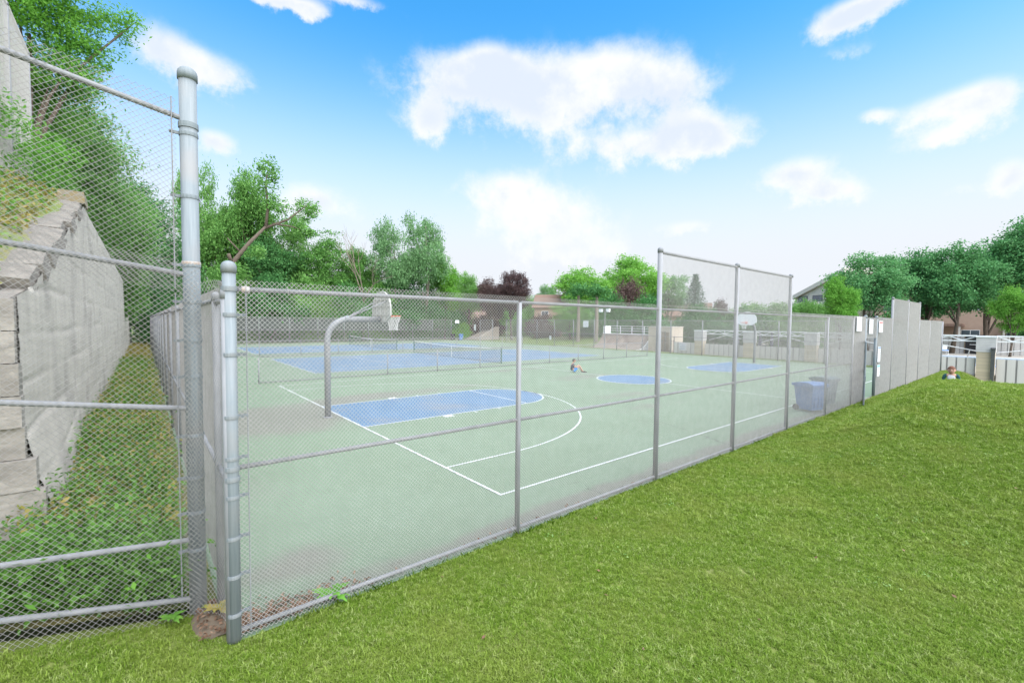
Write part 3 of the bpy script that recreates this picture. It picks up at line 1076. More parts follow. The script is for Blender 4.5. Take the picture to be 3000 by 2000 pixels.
# ------------------------------------------------------------------ tennis nets
def tennis_net(label, tx, ty):
    t = thing('tennis_net', label, 'net', (tx + 11.885, ty - .91, 0))
    Wn = 10.97 + 1.82
    for y in (0, Wn):
        put('post', MB().lathe([(.045, -.05), (.045, 1.07), (.03, 1.10)], 12).mesh('post', M_netgreen), t, (0, y, 0))

    def top(u):
        return 1.07 - .15 * (1 - (2 * u - 1) ** 2)
    n = 24
    mb = MB()
    mb.tube([(0, Wn * i / n, top(i / n) - .03) for i in range(n + 1)], .028, 6)
    put('white_band', mb.mesh('white_band', M_net), t)
    # net mesh: woven cords
    mb = MB()
    for i in range(1, 150):
        u = i / 150
        mb.tube([(0, Wn * u, .03), (0, Wn * u, top(u) - .05)], .004, 3, False)
    for k in range(12):
        mb.tube([(0, Wn * i / n, .03 + (top(i / n) - .1) * k / 11) for i in range(n + 1)], .004, 3, False)
    stuff(put('net_mesh', mb.mesh('net_mesh', M_netmesh), t))
    put('centre_strap', MB().box(-.02, .02, Wn / 2 - .03, Wn / 2 + .03, 0, .92).mesh('centre_strap', M_net), t)
    put('bottom_cord', MB().tube([(0, 0, .02), (0, Wn, .02)], .012, 5).mesh('bottom_cord', M_netgreen), t)
    return t


tennis_net('tennis net with white band across the near blue court', 2.55, 19.15)
tennis_net('tennis net across the farther blue court by the trees', 2.62, 35.65)


# ------------------------------------------------------------------ bins
def wheelie_bin(label, loc, rz, mat, hgt=1.08, group=None, s=1.0):
    t = thing('wheeled_bin', label, 'bin', loc, rz, group)
    mb = MB()
    a, b = .23 * s, .30 * s
    lo, hi = .06, hgt - .1
    v = [(-a, -a, lo), (a, -a, lo), (a, a, lo), (-a, a, lo), (-b, -b, hi), (b, -b, hi), (b, b, hi), (-b, b, hi)]
    mb.v += v
    mb.f += [(0, 3, 2, 1), (4, 5, 6, 7), (0, 1, 5, 4), (1, 2, 6, 5), (2, 3, 7, 6), (3, 0, 4, 7)]
    for q in (-.15, 0, .15):
        mb.box(q * s - .012, q * s + .012, -b * .93, -a * .9, lo + .1, hi - .15)
    put('body', mb.mesh('body', mat), t)
    lid = put('lid', MB().prism([(-b - .04, hi - .06), (b + .05, hi - .06), (b + .05, hi + .012), (b * .5, hi + .07), (-b * .6, hi + .08), (-b - .04, hi + .02)], 'x', -b - .04, b + .04).mesh('lid', mat), t)
    put('handle', MB().tube([(-b * .8, b + .05, hi - .02), (-b * .8, b + .12, hi + .0), (b * .8, b + .12, hi + .0), (b * .8, b + .05, hi - .02)], .014, 8).mesh('handle', mat), t)
    for q in (-1, 1):
        put('wheel', MB().tube([(q * (a + .005), a + .02, .10), (q * (a + .05), a + .02, .10)], .10, 14).mesh('wheel', M_binblack), t)
    return t


wheelie_bin('large blue wheeled bin inside the fence, left of the grey green bin', (12.45, -.72, 0), math.radians(-20), M_binblue, .98, 'bins by the front fence', 1.1)
wheelie_bin('grey green wheeled bin behind the blue bin inside the front fence', (14.3, -.62, 0), math.radians(-15), M_bingreen, 1.02, 'bins by the front fence', 1.0)
wheelie_bin('small blue bin beside the far stone steps', (33.3, 52.2, 0), 1.2, M_binblue, 1.0, 'bins by the far gate')
wheelie_bin('dark lidded bin left of the small blue bin at the far corner', (32.0, 52.4, 0), 1.2, M_binblack, 1.0, 'bins by the far gate')


# ------------------------------------------------------------------ signs
def sign(label, loc, rz, w, h, bars, mat=M_sign, group=None):
    t = thing('sign', label, 'sign', loc, rz, group)
    put('plate', MB().box(-w / 2, w / 2, -.004, .004, -h / 2, h / 2).mesh('plate', mat), t)
    for (x0, x1, z0, z1, mm_) in bars:
        put('print', MB().box(x0 * w / 2, x1 * w / 2, -.007, -.0045, z0 * h / 2, z1 * h / 2).mesh('print', mm_), t)
    return t


def lines(n, mat, top=.8, bot=-.8, first=None):
    out = []
    for k in range(n):
        z = top - (top - bot) * k / max(1, n - 1)
        rr = random.Random(k * 7 + n)
        out.append((-.78, .78 - .35 * rr.random(), z - .035, z + .035, first if (k == 0 and first) else mat))
    return out


fa = math.atan(-.0088)


def on_fence(x, off=.075):
    return (x, fence_y(x) - off)


sign('cream rules sign left of the gate on the front fence', (*on_fence(15.03), 2.88), fa, .62, .50, lines(6, M_signink), M_sign, 'signs by the gate')
sign('white sign with blue heading hanging above the gate opening', (*on_fence(16.65), 2.80), fa, .55, .55, lines(5, M_signblue), M_sign, 'signs by the gate')
sign('white sign with red heading right of the gate opening', (*on_fence(18.12), 2.79), fa, .6, .46, [(-.8, .8, .62, .85, M_signred)] + lines(4, M_signink, .4), M_sign, 'signs by the gate')
sign('tall narrow blue edged sign at mid height beside the gate post', (*on_fence(18.02), 1.70), fa, .42, .60, [(-.9, .9, .78, .93, M_signblue)] + lines(5, M_signink, .55), M_sign, 'signs by the gate')
sign('teal topped sign lowest beside the gate post', (*on_fence(18.02), 1.05), fa, .42, .46, [(-.9, .9, .6, .92, M_signcyan)] + lines(3, M_signink, .2), M_sign, 'signs by the gate')
EA = -PI / 2
sign('square white sign on the far end fence by the pale trunks', (34.33, 27.9, 2.72), EA, .78, .7, lines(3, M_signink, .5, -.5), M_sign, 'signs on the far fences')
sign('small white sign low on the far end fence over the grass', (34.33, 33.6, .98), EA, .34, .5, lines(2, M_signink, .4, -.4), M_sign, 'signs on the far fences')
sign('white sign high on the back fence beside the far gate', (33.4, 53.4, 2.85), 0, .7, .5, lines(2, M_signink, .4, -.4), M_sign, 'signs on the far fences')
sign('narrow white sign beside the far stone steps', (34.33, 49.9, 2.0), EA, .5, .9, lines(3, M_signink, .5, -.5), M_sign, 'signs on the far fences')
sign('pale blue notice on the board fence behind the bike rack', (35.88, 16.9, .62), EA, .8, .75, lines(4, M_signblue, .6, -.6), M_sign, 'notices on the pool fence')
sign('red and white notice on the board fence beside the end of the court fence', (35.90, -1.05, .55), EA, .42, .6, [(-.9, .9, .5, .9, M_signred), (-.7, .7, -.8, -.55, M_signred)] + lines(3, M_signink, .3, -.3), M_sign, 'notices on the pool fence')

# ------------------------------------------------------------------ flood lamp on its pole
t = thing('floodlight_pole', 'thin pole with two small white floodlights above the ramp', 'lamp', (35.6, 26.2, 0))
put('pole', MB().tube([(0, 0, 0), (0, 0, 4.35)], [.07, .05], 10).mesh('pole', M_galv), t)
put('cross_arm', MB().box(-.04, .04, -.55, .55, 4.3, 4.36).mesh('cross_arm', M_galv), t)
for s in (-1, 1):
    put('lamp_head', MB().prism([(-.16, -.16), (.16, -.16), (.2, .2), (-.2, .2)], 'x', -.18, .1).mesh('lamp_head', M_white), t, (-.05, s * .52, 4.25))

# ------------------------------------------------------------------ skate ramp and shed
ramp = thing('skate_ramp', 'brown grey quarter pipe skate ramp with white railed deck', 'ramp', (36.1, 22.3, 0))
prof = [(0, -.05)]
for a in np.linspace(0, 1.15, 10):
    prof.append((.1 + 2.7 * math.sin(a), 2.7 - 2.7 * math.cos(a)))
ztop = prof[-1][1]
prof += [(3.9, ztop), (3.9, -.05)]
put('riding_surface', MB().prism(prof, 'y', 0.05, 6.6).mesh('riding_surface', M_ply), ramp)
put('side_panel', MB().prism([(p[0] + .0, p[1] + .012) if 0 < i < len(prof) - 2 else p for i, p in enumerate(prof)], 'y', -.03, .04).mesh('side_panel', M_white), ramp)
put('coping', MB().tube([(prof[-3][0], -.03, ztop + .02), (prof[-3][0], 6.6, ztop + .02)], .04, 8).mesh('coping', M_white), ramp)
for y in (0, 1.65, 3.3, 4.95, 6.55):
    put('rail_post', MB().box(3.78, 3.84, y - .03, y + .03, ztop, ztop + .92).mesh('rail_post', M_white), ramp)
for z in (.35, .62, .90):
    put('guard_rail', MB().box(3.79, 3.83, 0, 6.55, ztop + z - .025, ztop + z + .025).mesh('guard_rail', M_white), ramp)
put('deck_panel', MB().box(2.65, 3.75, 6.35, 6.6, ztop + .01, ztop + .92).mesh('deck_panel', M_white), ramp)
shed = thing('storage_shed', 'cream flat fronted storage shed beside the skate ramp', 'shed', (37.2, 18.85, 0))
put('wall', MB().box(0, 2.2, 0, 2.75, -.05, 2.5).mesh('wall', M_shed), shed)
put('roof', MB().box(-.06, 2.3, -.06, 2.81, 2.503, 2.56).mesh('roof', M_concpale), shed)
put('door', MB().box(-.03, -.002, .3, 1.15, 0, 1.95).mesh('door', M_creamwall), shed)
put('door_handle', MB().box(-.06, -.031, 1.02, 1.08, .95, 1.05).mesh('door_handle', M_dark), shed)
rack = thing('bike_rack', 'dark metal gate and rack in front of the cream shed', 'rack', (36.2, 18.0, 0))
mb = MB()
for k in range(14):
    mb.tube([(0, .1 + k * .13, 0), (0, .1 + k * .13, 1.12)], .012, 5)
mb.tube([(0, 0, 1.15), (0, 2.0, 1.15)], .02, 6).tube([(0, 0, .12), (0, 2.0, .12)], .02, 6)
put('bars', mb.mesh('bars', M_dark), rack)
for y in (0, 1.0, 2.0):
    put('post', MB().box(-.03, .03, y - .03, y + .03, 0, 1.6 if y != 1.0 else 2.05).mesh('post', M_dark), rack)
put('top_arm', MB().box(-.02, .02, 1.0, 1.5, 1.95, 2.0).mesh('top_arm', M_dark), rack)

# ------------------------------------------------------------------ pool side: board fences, pillars, trusses
pool_ground = MB().poly([(36.15, -60, -.16), (36.15, 28.5, -.16), (140, 28.5, -.16), (140, -60, -.16)])
struct(put('pool_deck', pool_ground.mesh('pool_deck', M_deck)))
struct(put('outer_path', MB().poly([(26.0, -60, -.93), (36.1, -60, -.93), (36.1, -1.6, -.93), (26.0, -1.6, -.93)]).mesh('outer_path', M_deck)))
XP = 36.0
pill_y = [15.2, 10.75, 6.1, 1.45, -3.3, -8.0]
board_l = MB().box(-.012, .012, -.165, .165, 0, 1).mesh('board', M_tanboard)


def board_run(label, ya, yb, z0, z1):
    t = thing('board_fence', label, 'fence', (XP, (ya + yb) / 2, z0), 0, 'board fences round the pool')
    L_ = abs(yb - ya)
    n = max(2, int(L_ / .40))
    for k in range(n):
        y = -L_ / 2 + (k + .5) * L_ / n
        put('board', board_l, t, (-.02, y, .04), 0, (1, L_ / n * .82 / .33, z1 - z0 - .04))
    put('backing', MB().box(.02, .035, -L_ / 2, L_ / 2, .02, z1 - z0 - .06).mesh('backing', M_tanback), t)
    for z in (.12, (z1 - z0) * .55, z1 - z0 - .02):
        put('rail', MB().box(-.004, .018, -L_ / 2, L_ / 2, z - .03, z + .03).mesh('rail', M_tanback), t)
    return t


board_run('pale board fence seen through the court fence, left of the first brick pillar', 15.7, 17.9, -.1, 1.05)
names = ['between the first and second pillars from the ramp', 'between the second and third pillars from the ramp', 'between the third and fourth pillars from the ramp', 'left of the rightmost brick pillar', 'right of the rightmost brick pillar']
for i in range(5):
    lo = -.1 if i < 3 else -.86
    board_run('pale grey board fence of the pool %s' % names[i], pill_y[i] - .44, pill_y[i + 1] + .44, lo, 1.0 if i < 3 else .86)
put_k = MB().box(XP - .16, XP + .14, -60, -1.0, -1.3, -.87)
struct(put('kerb', put_k.mesh('kerb', M_concpale)))


def pillar(y, label, z0):
    t = thing('brick_pillar', label, 'pillar', (XP, y, z0), 0, 'brick pillars of the pool fence')
    put('brick_base', MB().box(-.34, .34, -.40, .40, 0, 1.27 - z0).mesh('brick_base', M_brick), t)
    n = 7
    for k in range(n):
        za = 1.275 - z0 + k * .128
        put('siding_board', MB().prism([(-.37, za), (.37, za), (.355, za + .124), (-.355, za + .124)], 'y', -.43, .43).mesh('siding_board', M_siding), t)
    put('cap', MB().box(-.40, .40, -.46, .46, 1.275 - z0 + n * .128, 1.275 - z0 + n * .128 + .1).mesh('cap', M_white), t)
    return t


plab = ['brick pillar nearest the cream shed', 'second brick pillar from the ramp, behind the far hoop', 'third brick pillar from the ramp', 'fourth brick pillar, behind the gate signs', 'rightmost brick pillar with siding top and dark post beside it', 'brick pillar beyond the right edge']
for y, l, i in zip(pill_y, plab, range(6)):
    pillar(y, l, -.1 if i < 4 else -.86)


def truss(ya, yb, label, arm):
    t = thing('white_truss', label, 'truss', (XP + .1, (ya + yb) / 2, 1.9), 0, 'white trusses above the pool fence')
    L_ = abs(yb - ya)
    for z, r in ((.03, .035), (.36, .045)):
        put('chord', MB().box(-.05, .05, -L_ / 2, L_ / 2, z - r, z + r).mesh('chord', M_white), t)
    n = max(4, int(round(L_ / .62)))
    for k in range(n):
        y0, y1 = -L_ / 2 + k * L_ / n, -L_ / 2 + (k + 1) * L_ / n
        z0, z1 = (.065, .315) if k % 2 else (.315, .065)
        put('web_brace', MB().tube([(0, y0, z0), (0, y1, z1)], .032, 6).mesh('web_brace', M_white), t)
    put('web_post', MB().box(-.025, .025, -.03, .03, .066, .314).mesh('web_post', M_white), t)
    if arm:
        for (p, q) in arm:
            put('awning_arm', MB().tube([p, q], .028, 8).mesh('awning_arm', M_white), t)
    return t


tl = ['between the first two pillars', 'between the second and third pillars', 'between the third and fourth pillars', 'left of the rightmost pillar', 'right of the rightmost pillar']
arms = [[((.6, 1.7, -.55), (.4, .0, -.05)), ((.4, .0, -.05), (.6, -1.8, -.5))], [((.5, 1.6, -.6), (.2, -.2, 0)), ((.2, -.2, 0), (.5, -1.9, -.5))], [((.5, 1.6, -.6), (.2, -.2, 0)), ((.2, -.2, 0), (.5, -1.9, -.5))], [((.2, .9, -.02), (.6, -2.1, -.66)), ((.6, -1.6, -.55), (.9, -1.5, -1.05))], [((.5, 1.9, -.68), (.3, -1.9, .0))]]
for i in range(5):
    truss(pill_y[i] - .44, pill_y[i + 1] + .44, 'white lattice truss above the pool fence %s' % tl[i], arms[i])
t = thing('dark_post', 'dark rusty post standing before the rightmost brick pillar', 'post', (35.55, -3.62, -.92))
put('shaft', MB().box(-.085, .085, -.085, .085, 0, 2.38).mesh('shaft', M_dark), t)
put('finial', MB().prism([(-.11, 2.38), (.11, 2.38), (.11, 2.44), (0, 2.5), (-.11, 2.44)], 'y', -.11, .11).mesh('finial', M_dark), t)

# pool itself
pool = thing('swimming_pool', 'swimming pool with white edge beyond the board fence', 'pool', (51, -4, -.15))
mb = MB()
for x0, x1, y0, y1 in ((-6.5, 6.5, -16.6, -16), (-6.5, 6.5, 9, 9.6), (-6.5, -6, -15.998, 8.998), (6, 6.5, -15.998, 8.998)):
    mb.box(x0, x1, y0, y1, 0, .12)
put('edge', mb.mesh('edge', M_tile), pool)
put('water', MB().poly([(-6, -16, .03), (6, -16, .03), (6, 9, .03), (-6, 9, .03)]).mesh('water', M_water), pool)
put('coping_stripe', MB().box(-6.6, -6.53, -16, 9, .0, .1).mesh('coping_stripe', M_lounger), pool)


def wall_run(name, label, p, length, h, rz, n, mat):
    t = thing(name, label, 'fence', p, rz)
    for k in range(n):
        y = (k + .5) * length / n
        put('board', MB().box(-.03, .03, -length / n * .44, length / n * .44, 0, h).mesh('board', mat), t, (0, y, 0))
    put('backing', MB().box(.032, .06, 0, length, 0, h - .02).mesh('backing', M_tanback), t)
    return t


wall_run('board_wall', 'tall grey board wall along the far side of the pool', (66.5, -22, -.16), 36, 2.05, 0, 80, M_tanboard)
t = thing('black_door', 'black door in the far board wall behind the pool', 'door', (66.35, -0.68, -.16))
put('panel', MB().box(-.05, 0, -.75, .75, 0, 2.1).mesh('panel', M_black), t)
put('push_bar', MB().box(-.09, -.052, -.5, .4, 1.0, 1.06).mesh('push_bar', M_white), t)
put('frame', MB().box(-.06, .02, -.83, -.752, 0, 2.15).box(-.06, .02, .752, .83, 0, 2.15).mesh('frame', M_creamwall), t)


def lounger(label, loc, rz):
    t = thing('sun_lounger', label, 'lounger', loc, rz, 'loungers round the pool')
    mb = MB()
    for s in (-.3, .3):
        mb.tube([(-.95, s, .36), (.4, s, .36), (.95, s, .75)], .025, 6)
        for x in (-.8, .35):
            mb.tube([(x, s, 0), (x, s, .36)], .022, 6)
    put('frame', mb.mesh('frame', M_white), t)
    put('sling', MB().prism([(-.93, .37), (.4, .37), (.95, .76), (.95, .78), (.38, .39), (-.93, .39)], 'y', -.28, .28).mesh('sling', M_lounger), t)
    return t


lounger('blue and white sun lounger at the right edge beyond the board fence', (40.5, -5.3, -.16), 1.7)
lounger('blue and white sun lounger behind the court fence near the gate', (41, 3.4, -.16), 1.4)
lounger('blue and white sun lounger between the third and fourth pillars', (41, 5.2, -.16), 1.5)
lounger('blue and white sun lounger left of the potted plant', (42, .6, -.16), 1.6)
t = thing('potted_plant', 'spiky green plant in a blue pot on the pool deck', 'plant', (61.50, 1.77, -0.16))
put('pot', MB().lathe([(.26, 0), (.34, .62), (.37, .62), (.37, .8), (.3, .8)], 14).mesh('pot', M_pot), t)
mb = MB()
for k in range(40):
    a, e = k * 2.4, .5 + .9 * ((k * 37) % 10) / 10
    d = Vector((math.cos(a) * math.cos(e), math.sin(a) * math.cos(e), math.sin(e)))
    p0 = Vector((0, 0, .8))
    s = Vector((-d.y, d.x, 0)).normalized() * .035
    p1, p2 = p0 + d * .5, p0 + d * .95 - Vector((0, 0, .12))
    mb.poly([p0 - s, p0 + s, p1 + s, p1 - s])
    mb.poly([p1 - s, p1 + s, p2])
put('leaves', mb.mesh('leaves', M_weed), t)
t = thing('deck_chair', 'white deck chair with blue cushion by the potted plant', 'chair', (61.00, 1.19, -0.16), .4)
mb = MB()
for x in (-.25, .25):
    for y in (-.25, .25):
        mb.tube([(x, y, 0), (x, y, .42)], .025, 6)
put('frame', mb.box(-.3, .3, -.3, .3, .42, .46).box(.26, .3, -.3, .3, .46, .95).mesh('frame', M_white), t)
put('cushion', MB().box(-.27, .24, -.27, .27, .462, .55).mesh('cushion', M_lounger), t)
# dark screens hanging in the covered area beyond the second truss
for k, (y, l) in enumerate(((14.0, 'left'), (13.3, 'second'), (12.2, 'third'), (11.4, 'fourth'))):
    t = thing('folded_parasol', 'closed dark parasol standing beyond the pool fence, %s of the row' % l, 'parasol', (44, 15.2 - k * 1.1, -.16), 0, 'closed parasols by the pool')
    put('pole', MB().tube([(0, 0, 0), (0, 0, 2.2)], .025, 6).mesh('pole', M_white), t)
    put('canopy', MB().lathe([(.03, 2.3), (.09, 2.0), (.13, 1.5), (.16, .95), (.05, .85)][::-1], 10).mesh('canopy', M_navy), t)


# ------------------------------------------------------------------ retaining wall, bank and hillside on the left
XW = -5.5


def wtop(y):
    return np.interp(y, [1.5, 2.4, 9.0, 60], [3.05, 3.2, 5.45, 5.5])


wall = thing('retaining_wall', 'weathered grey concrete retaining wall behind the tall fence', 'wall', (XW, 1.45, -.1))
rr = random.Random(3)


def wall_face():
    ys_ = np.concatenate([np.linspace(0, 9, 120), np.linspace(9.2, 25, 60), np.linspace(25.5, 60, 40)])
    nz_ = 90
    jz = np.array([.55, 1.12, 1.66, 2.2, 2.72, 3.3, 3.95, 4.6, 5.2])
    V = np.zeros((len(ys_), nz_, 3))
    for a_, y in enumerate(ys_):
        top = float(wtop(y + 1.45)) + .1
        z = np.linspace(0, top, nz_)
        bat = .42 * np.clip(1 - z / 1.75, 0, 1) ** 1.1 * (1 - sstep(.8, 6.5, y))
        wv_ = .006 * np.sin(y * 3.1 + z * 1.3) * np.sin(z * 4.3 + y) + .0025 * np.sin(y * 23 + np.sin(z * 5)) + .002 * np.sin(z * 37 + y * 3)
        jd = np.abs(z[:, None] - (jz[None] + .02 * np.sin(y * 1.3 + jz[None] * 7))).min(1)
        groove = -.035 * np.exp(-(jd / .022) ** 2) * (.35 + .65 * (np.sin(y * .9 + np.round(z * 1.8) * 2.1) > -.3))
        V[a_, :, 0] = bat + wv_ + groove
        V[a_, :, 1] = y
        V[a_, :, 2] = z
    n0, n1 = len(ys_), nz_
    i_, j_ = np.meshgrid(np.arange(n0 - 1), np.arange(n1 - 1), indexing='ij')
    q = (i_ * n1 + j_).ravel()
    f_ = np.stack([q, q + n1, q + n1 + 1, q + 1], -1).ravel()
    return np_mesh('face', V.reshape(-1, 3), f_, 4, M_conc, True)


put('face', wall_face(), wall)
core = [(y, 0) for y in (0, 60)] + [(y, float(wtop(y + 1.45)) + .06) for y in (60, 30, 12, 7.55, 5, 3.5, 2, .95, 0)]
put('core', MB().prism(core, 'x', -.5, -.07).mesh('core', M_concdark), wall)
# stacked slabs of the end face
for k in range(9):
    z = .02 + k * .345
    xb_ = .40 * max(0, 1 - (z + .2) / 1.75) ** 1.1 + .012 - rr.uniform(0, .02)
    sl_ = put('slab', MB().box(-3.0, xb_, -.06 - rr.uniform(0, .08), .06, z, z + .335).mesh('slab', M_slab), wall)
    sl_.rotation_euler = (rr.uniform(-.012, .012), rr.uniform(-.006, .006), rr.uniform(-.012, .012))
# rough coping slabs laid on the raking top
for k in range(10):
    y0 = .95 + k * .66
    z0 = np.interp(y0, [.95, 7.55], [3.3, 5.55])
    w0 = rr.uniform(-.03, .05)
    sl_ = put('coping_slab', MB().prism([(-1.3, -.12), (w0, -.14), (w0 - .04, .05 + .05 * rr.random()), (-.5, .09), (-1.3, .12)], 'y', 0.01, .68 + .05 * rr.random()).mesh('coping_slab', M_concdark), wall, (0, y0, z0 + .02))
    sl_.rotation_euler = (.33 + rr.uniform(-.05, .05), rr.uniform(-.04, .04), rr.uniform(-.05, .05))
put('end_cap', MB().box(-.45, .04, 7.35, 8.2, 5.58, 5.74).box(-.42, .02, 7.45, 8.15, 5.742, 5.86).mesh('end_cap', M_moss), wall)


def bank_h(x, y):
    return .06 + np.clip(-4.2 - x, 0, 1.5) * .24 * (1 - .6 * sstep(4, 14, y)) + .07 * wob(x * 2, y, 1.1) * sstep(-.4, 1, y)


struct(put('bank', grid_mesh('bank', np.linspace(-9, -3.96, 22), np.concatenate([np.linspace(-.45, 10, 60), np.linspace(10.5, 60, 60)]), bank_h, M_bank)))


def hill_h(x, y):
    return wtop(y) + .05 + np.clip(-5.9 - x, 0, 30) * (.55 + .1 * np.sin(y * .4)) + .1 * wob(x, y, .9)


struct(put('hillside', grid_mesh('hillside', np.linspace(-46, -5.75, 50), np.concatenate([np.linspace(1.5, 12, 40), np.linspace(12.6, 110, 60)]), hill_h, M_hill)))

struct(put('soil_patch', grid_mesh('soil_patch', np.linspace(-4.18, -3.86, 12), np.linspace(-1.02, -.40, 12), lambda x, y: .022 - .05 * ((((x + 4.0) / .2) ** 2 + ((y + .70) / .36) ** 2) - .5) + .008 * wob(x * 9, y * 9), M_soil)))
# chain link fence on the upper terrace (only its near end shows at the top left)
up = chain_fence('chain_link_fence', 'grey mesh fence high on the slope at the top left corner', (-6.9, 3.0, 4.6), (-6.9, 13.6, 4.6), [0, 2.65, 5.3, 7.95, 10.6], 5.9, (2.4, 5.85), post_r=.045, rail_r=.024, w=.06, h=.06, wr=.0016, mesh_h=5.95)


# ------------------------------------------------------------------ leaves, trees
def leaf_quads(centers, sizes, up=.35, flat=0., r=rng, aspect=.55):
    """rhombic leaves: 4 corners each, random orientation; returns verts, faces"""
    n = len(centers)
    nrm = r.normal(size=(n, 3))
    nrm[:, 2] = np.abs(nrm[:, 2]) + up
    nrm /= np.linalg.norm(nrm, axis=1, keepdims=True)
    t = r.normal(size=(n, 3))
    t -= nrm * (t * nrm).sum(1, keepdims=True)
    t /= np.linalg.norm(t, axis=1, keepdims=True)
    b = np.cross(nrm, t)
    s = sizes[:, None]
    fold = nrm * s * .12
    v = np.stack([centers - t * s, centers + b * s * aspect + fold, centers + t * s, centers - b * s * aspect + fold], 1).reshape(-1, 3)
    f = np.arange(n * 4, dtype=np.int32)
    return v, f


def crown_points(lobes, nclump, per, clump_r, r=rng, shell=.55, squash=.6):
    """lobes: (cx,cy,cz,rx,ry,rz); leaves gathered in clumps mostly near the lobe surfaces"""
    vol = np.array([l[3] * l[4] * l[5] for l in lobes]) ** .75
    pick = r.choice(len(lobes), nclump, p=vol / vol.sum())
    d = r.normal(size=(nclump, 3))
    d /= np.linalg.norm(d, axis=1, keepdims=True)
    rad = (shell + (1 - shell) * r.random(nclump)) * (.85 + .3 * r.random(nclump))
    deep = r.random(nclump) < .25
    rad[deep] = .2 + .5 * r.random(deep.sum())
    L_ = np.array(lobes)[pick]
    cc = L_[:, :3] + d * rad[:, None] * L_[:, 3:]
    sz = clump_r * (.6 + .8 * r.random(nclump))
    pts = np.repeat(cc, per, 0)
    off = r.normal(size=(nclump * per, 3)) * np.repeat(sz, per)[:, None] * .55
    off[:, 2] *= squash
    return pts + off, cc


def limbs(mb, base, top, targets, r0, r=rng, n=8):
    base, top = Vector(base), Vector(top)
    bend = Vector((r.normal() * .04, r.normal() * .04, 0)) * (top - base).length
    pts, rs = [], []
    for i in range(7):
        u = i / 6
        pts.append(base.lerp(top, u) + bend * math.sin(PI * u))
        rs.append(r0 * (1.25 - .25 * min(1, u * 6)) * (1 - .75 * u))
    mb.tube(pts, rs, n)
    for tg in targets:
        u = .25 + .6 * r.random()
        i = min(5, int(u * 6))
        s = pts[i]
        tg = Vector(tg)
        mid = s.lerp(tg, .5) + Vector((0, 0, .12 * (tg - s).length))
        q0 = rs[i] * .55
        mb.tube([s, s.lerp(mid, .6), mid, mid.lerp(tg, .6), tg], [q0, q0 * .8, q0 * .6, q0 * .4, q0 * .15], 6, False)


def make_crown(name, lobes, nclump, per, clump_r, leaf, mat, shell=.55, squash=.6, up=.35, aspect=.55):
    pts, cc = crown_points(lobes, nclump, per, clump_r, shell=shell, squash=squash)
    sz = leaf * (.6 + .8 * rng.random(len(pts)))
    v, f = leaf_quads(pts, sz, up=up, aspect=aspect)
    return np_mesh(name, v, f, 4, mat), cc


def spread_lobes(n, R, zc, H_, seed, k=.5):
    """irregular crown of n lobes in an ellipsoid of radius R, half height H_ about zc"""
    r = np.random.default_rng(seed)
    out = [(0, 0, zc, R * .62, R * .62, H_ * .75)]
    for i in range(n):
        a = i * 2.4 + r.random() * .9
        e = r.uniform(-.75, 1.0)
        q = math.sqrt(max(.05, 1 - e * e)) * R * r.uniform(.5, .75)
        out.append((q * math.cos(a), q * math.sin(a), zc + e * H_ * .68, R * k * r.uniform(.7, 1.1), R * k * r.uniform(.7, 1.1), H_ * k * r.uniform(.55, .9)))
    return out


# archetypes, about 10 m tall with crown radius about 4 m, reused with own scale and turn
ARCH = {}


def archetype(key, n, R, z0, z1, leaf, nclump, per, clump, seed, trunk_r=.2, top=None, shell=.55, squash=.6, k=.5, up=.35):
    zc, hh = (z0 + z1) / 2, (z1 - z0) / 2
    lobes = spread_lobes(n, R, zc, hh, seed, k)
    cm, cc = make_crown('crown', lobes, nclump, per, clump, leaf, M_leaf_mid, shell, squash, up)
    mb = MB()
    tg = cc[rng.choice(len(cc), 12, replace=False)]
    limbs(mb, (0, 0, -.3), (0, 0, top or zc + hh * .5), tg, trunk_r)
    tm = mb.mesh('trunk', M_bark, True)
    ARCH[key] = (cm, tm)


archetype('round_a', 24, 4.0, 2.6, 10.0, .105, 620, 46, .62, 11, shell=.62, k=.37, trunk_r=.22)
archetype('round_b', 26, 4.0, 2.2, 10.0, .105, 620, 46, .60, 23, shell=.62, k=.36, trunk_r=.22)
archetype('open', 15, 4.0, 3.0, 10.0, .10, 330, 44, .58, 37, trunk_r=.16, shell=.65, k=.42)
archetype('layer', 22, 4.0, 1.2, 10.0, .105, 520, 46, .80, 51, squash=.28, k=.42, up=.9)
archetype('bush', 16, 4.0, -.6, 5.0, .105, 560, 44, .62, 63, trunk_r=.12, shell=.6)


def tree(label, kind, x, y, ztop, r, mat, base=-.1, rot=0., ry=None, name='broadleaf_tree', bark=None, group='trees round the courts', cat='tree', h0=10.0):
    t = thing(name, label, cat, (x, y, base), rot, group)
    cm, tm = ARCH[kind]
    sz = (ztop - base) / h0
    s = (r / 4.0, (ry or r) / 4.0, sz)
    put('crown', cm, t, (0, 0, 0), 0, s, mat)
    put('trunk', tm, t, (0, 0, 0), 0, s, bark or M_bark)
    return t


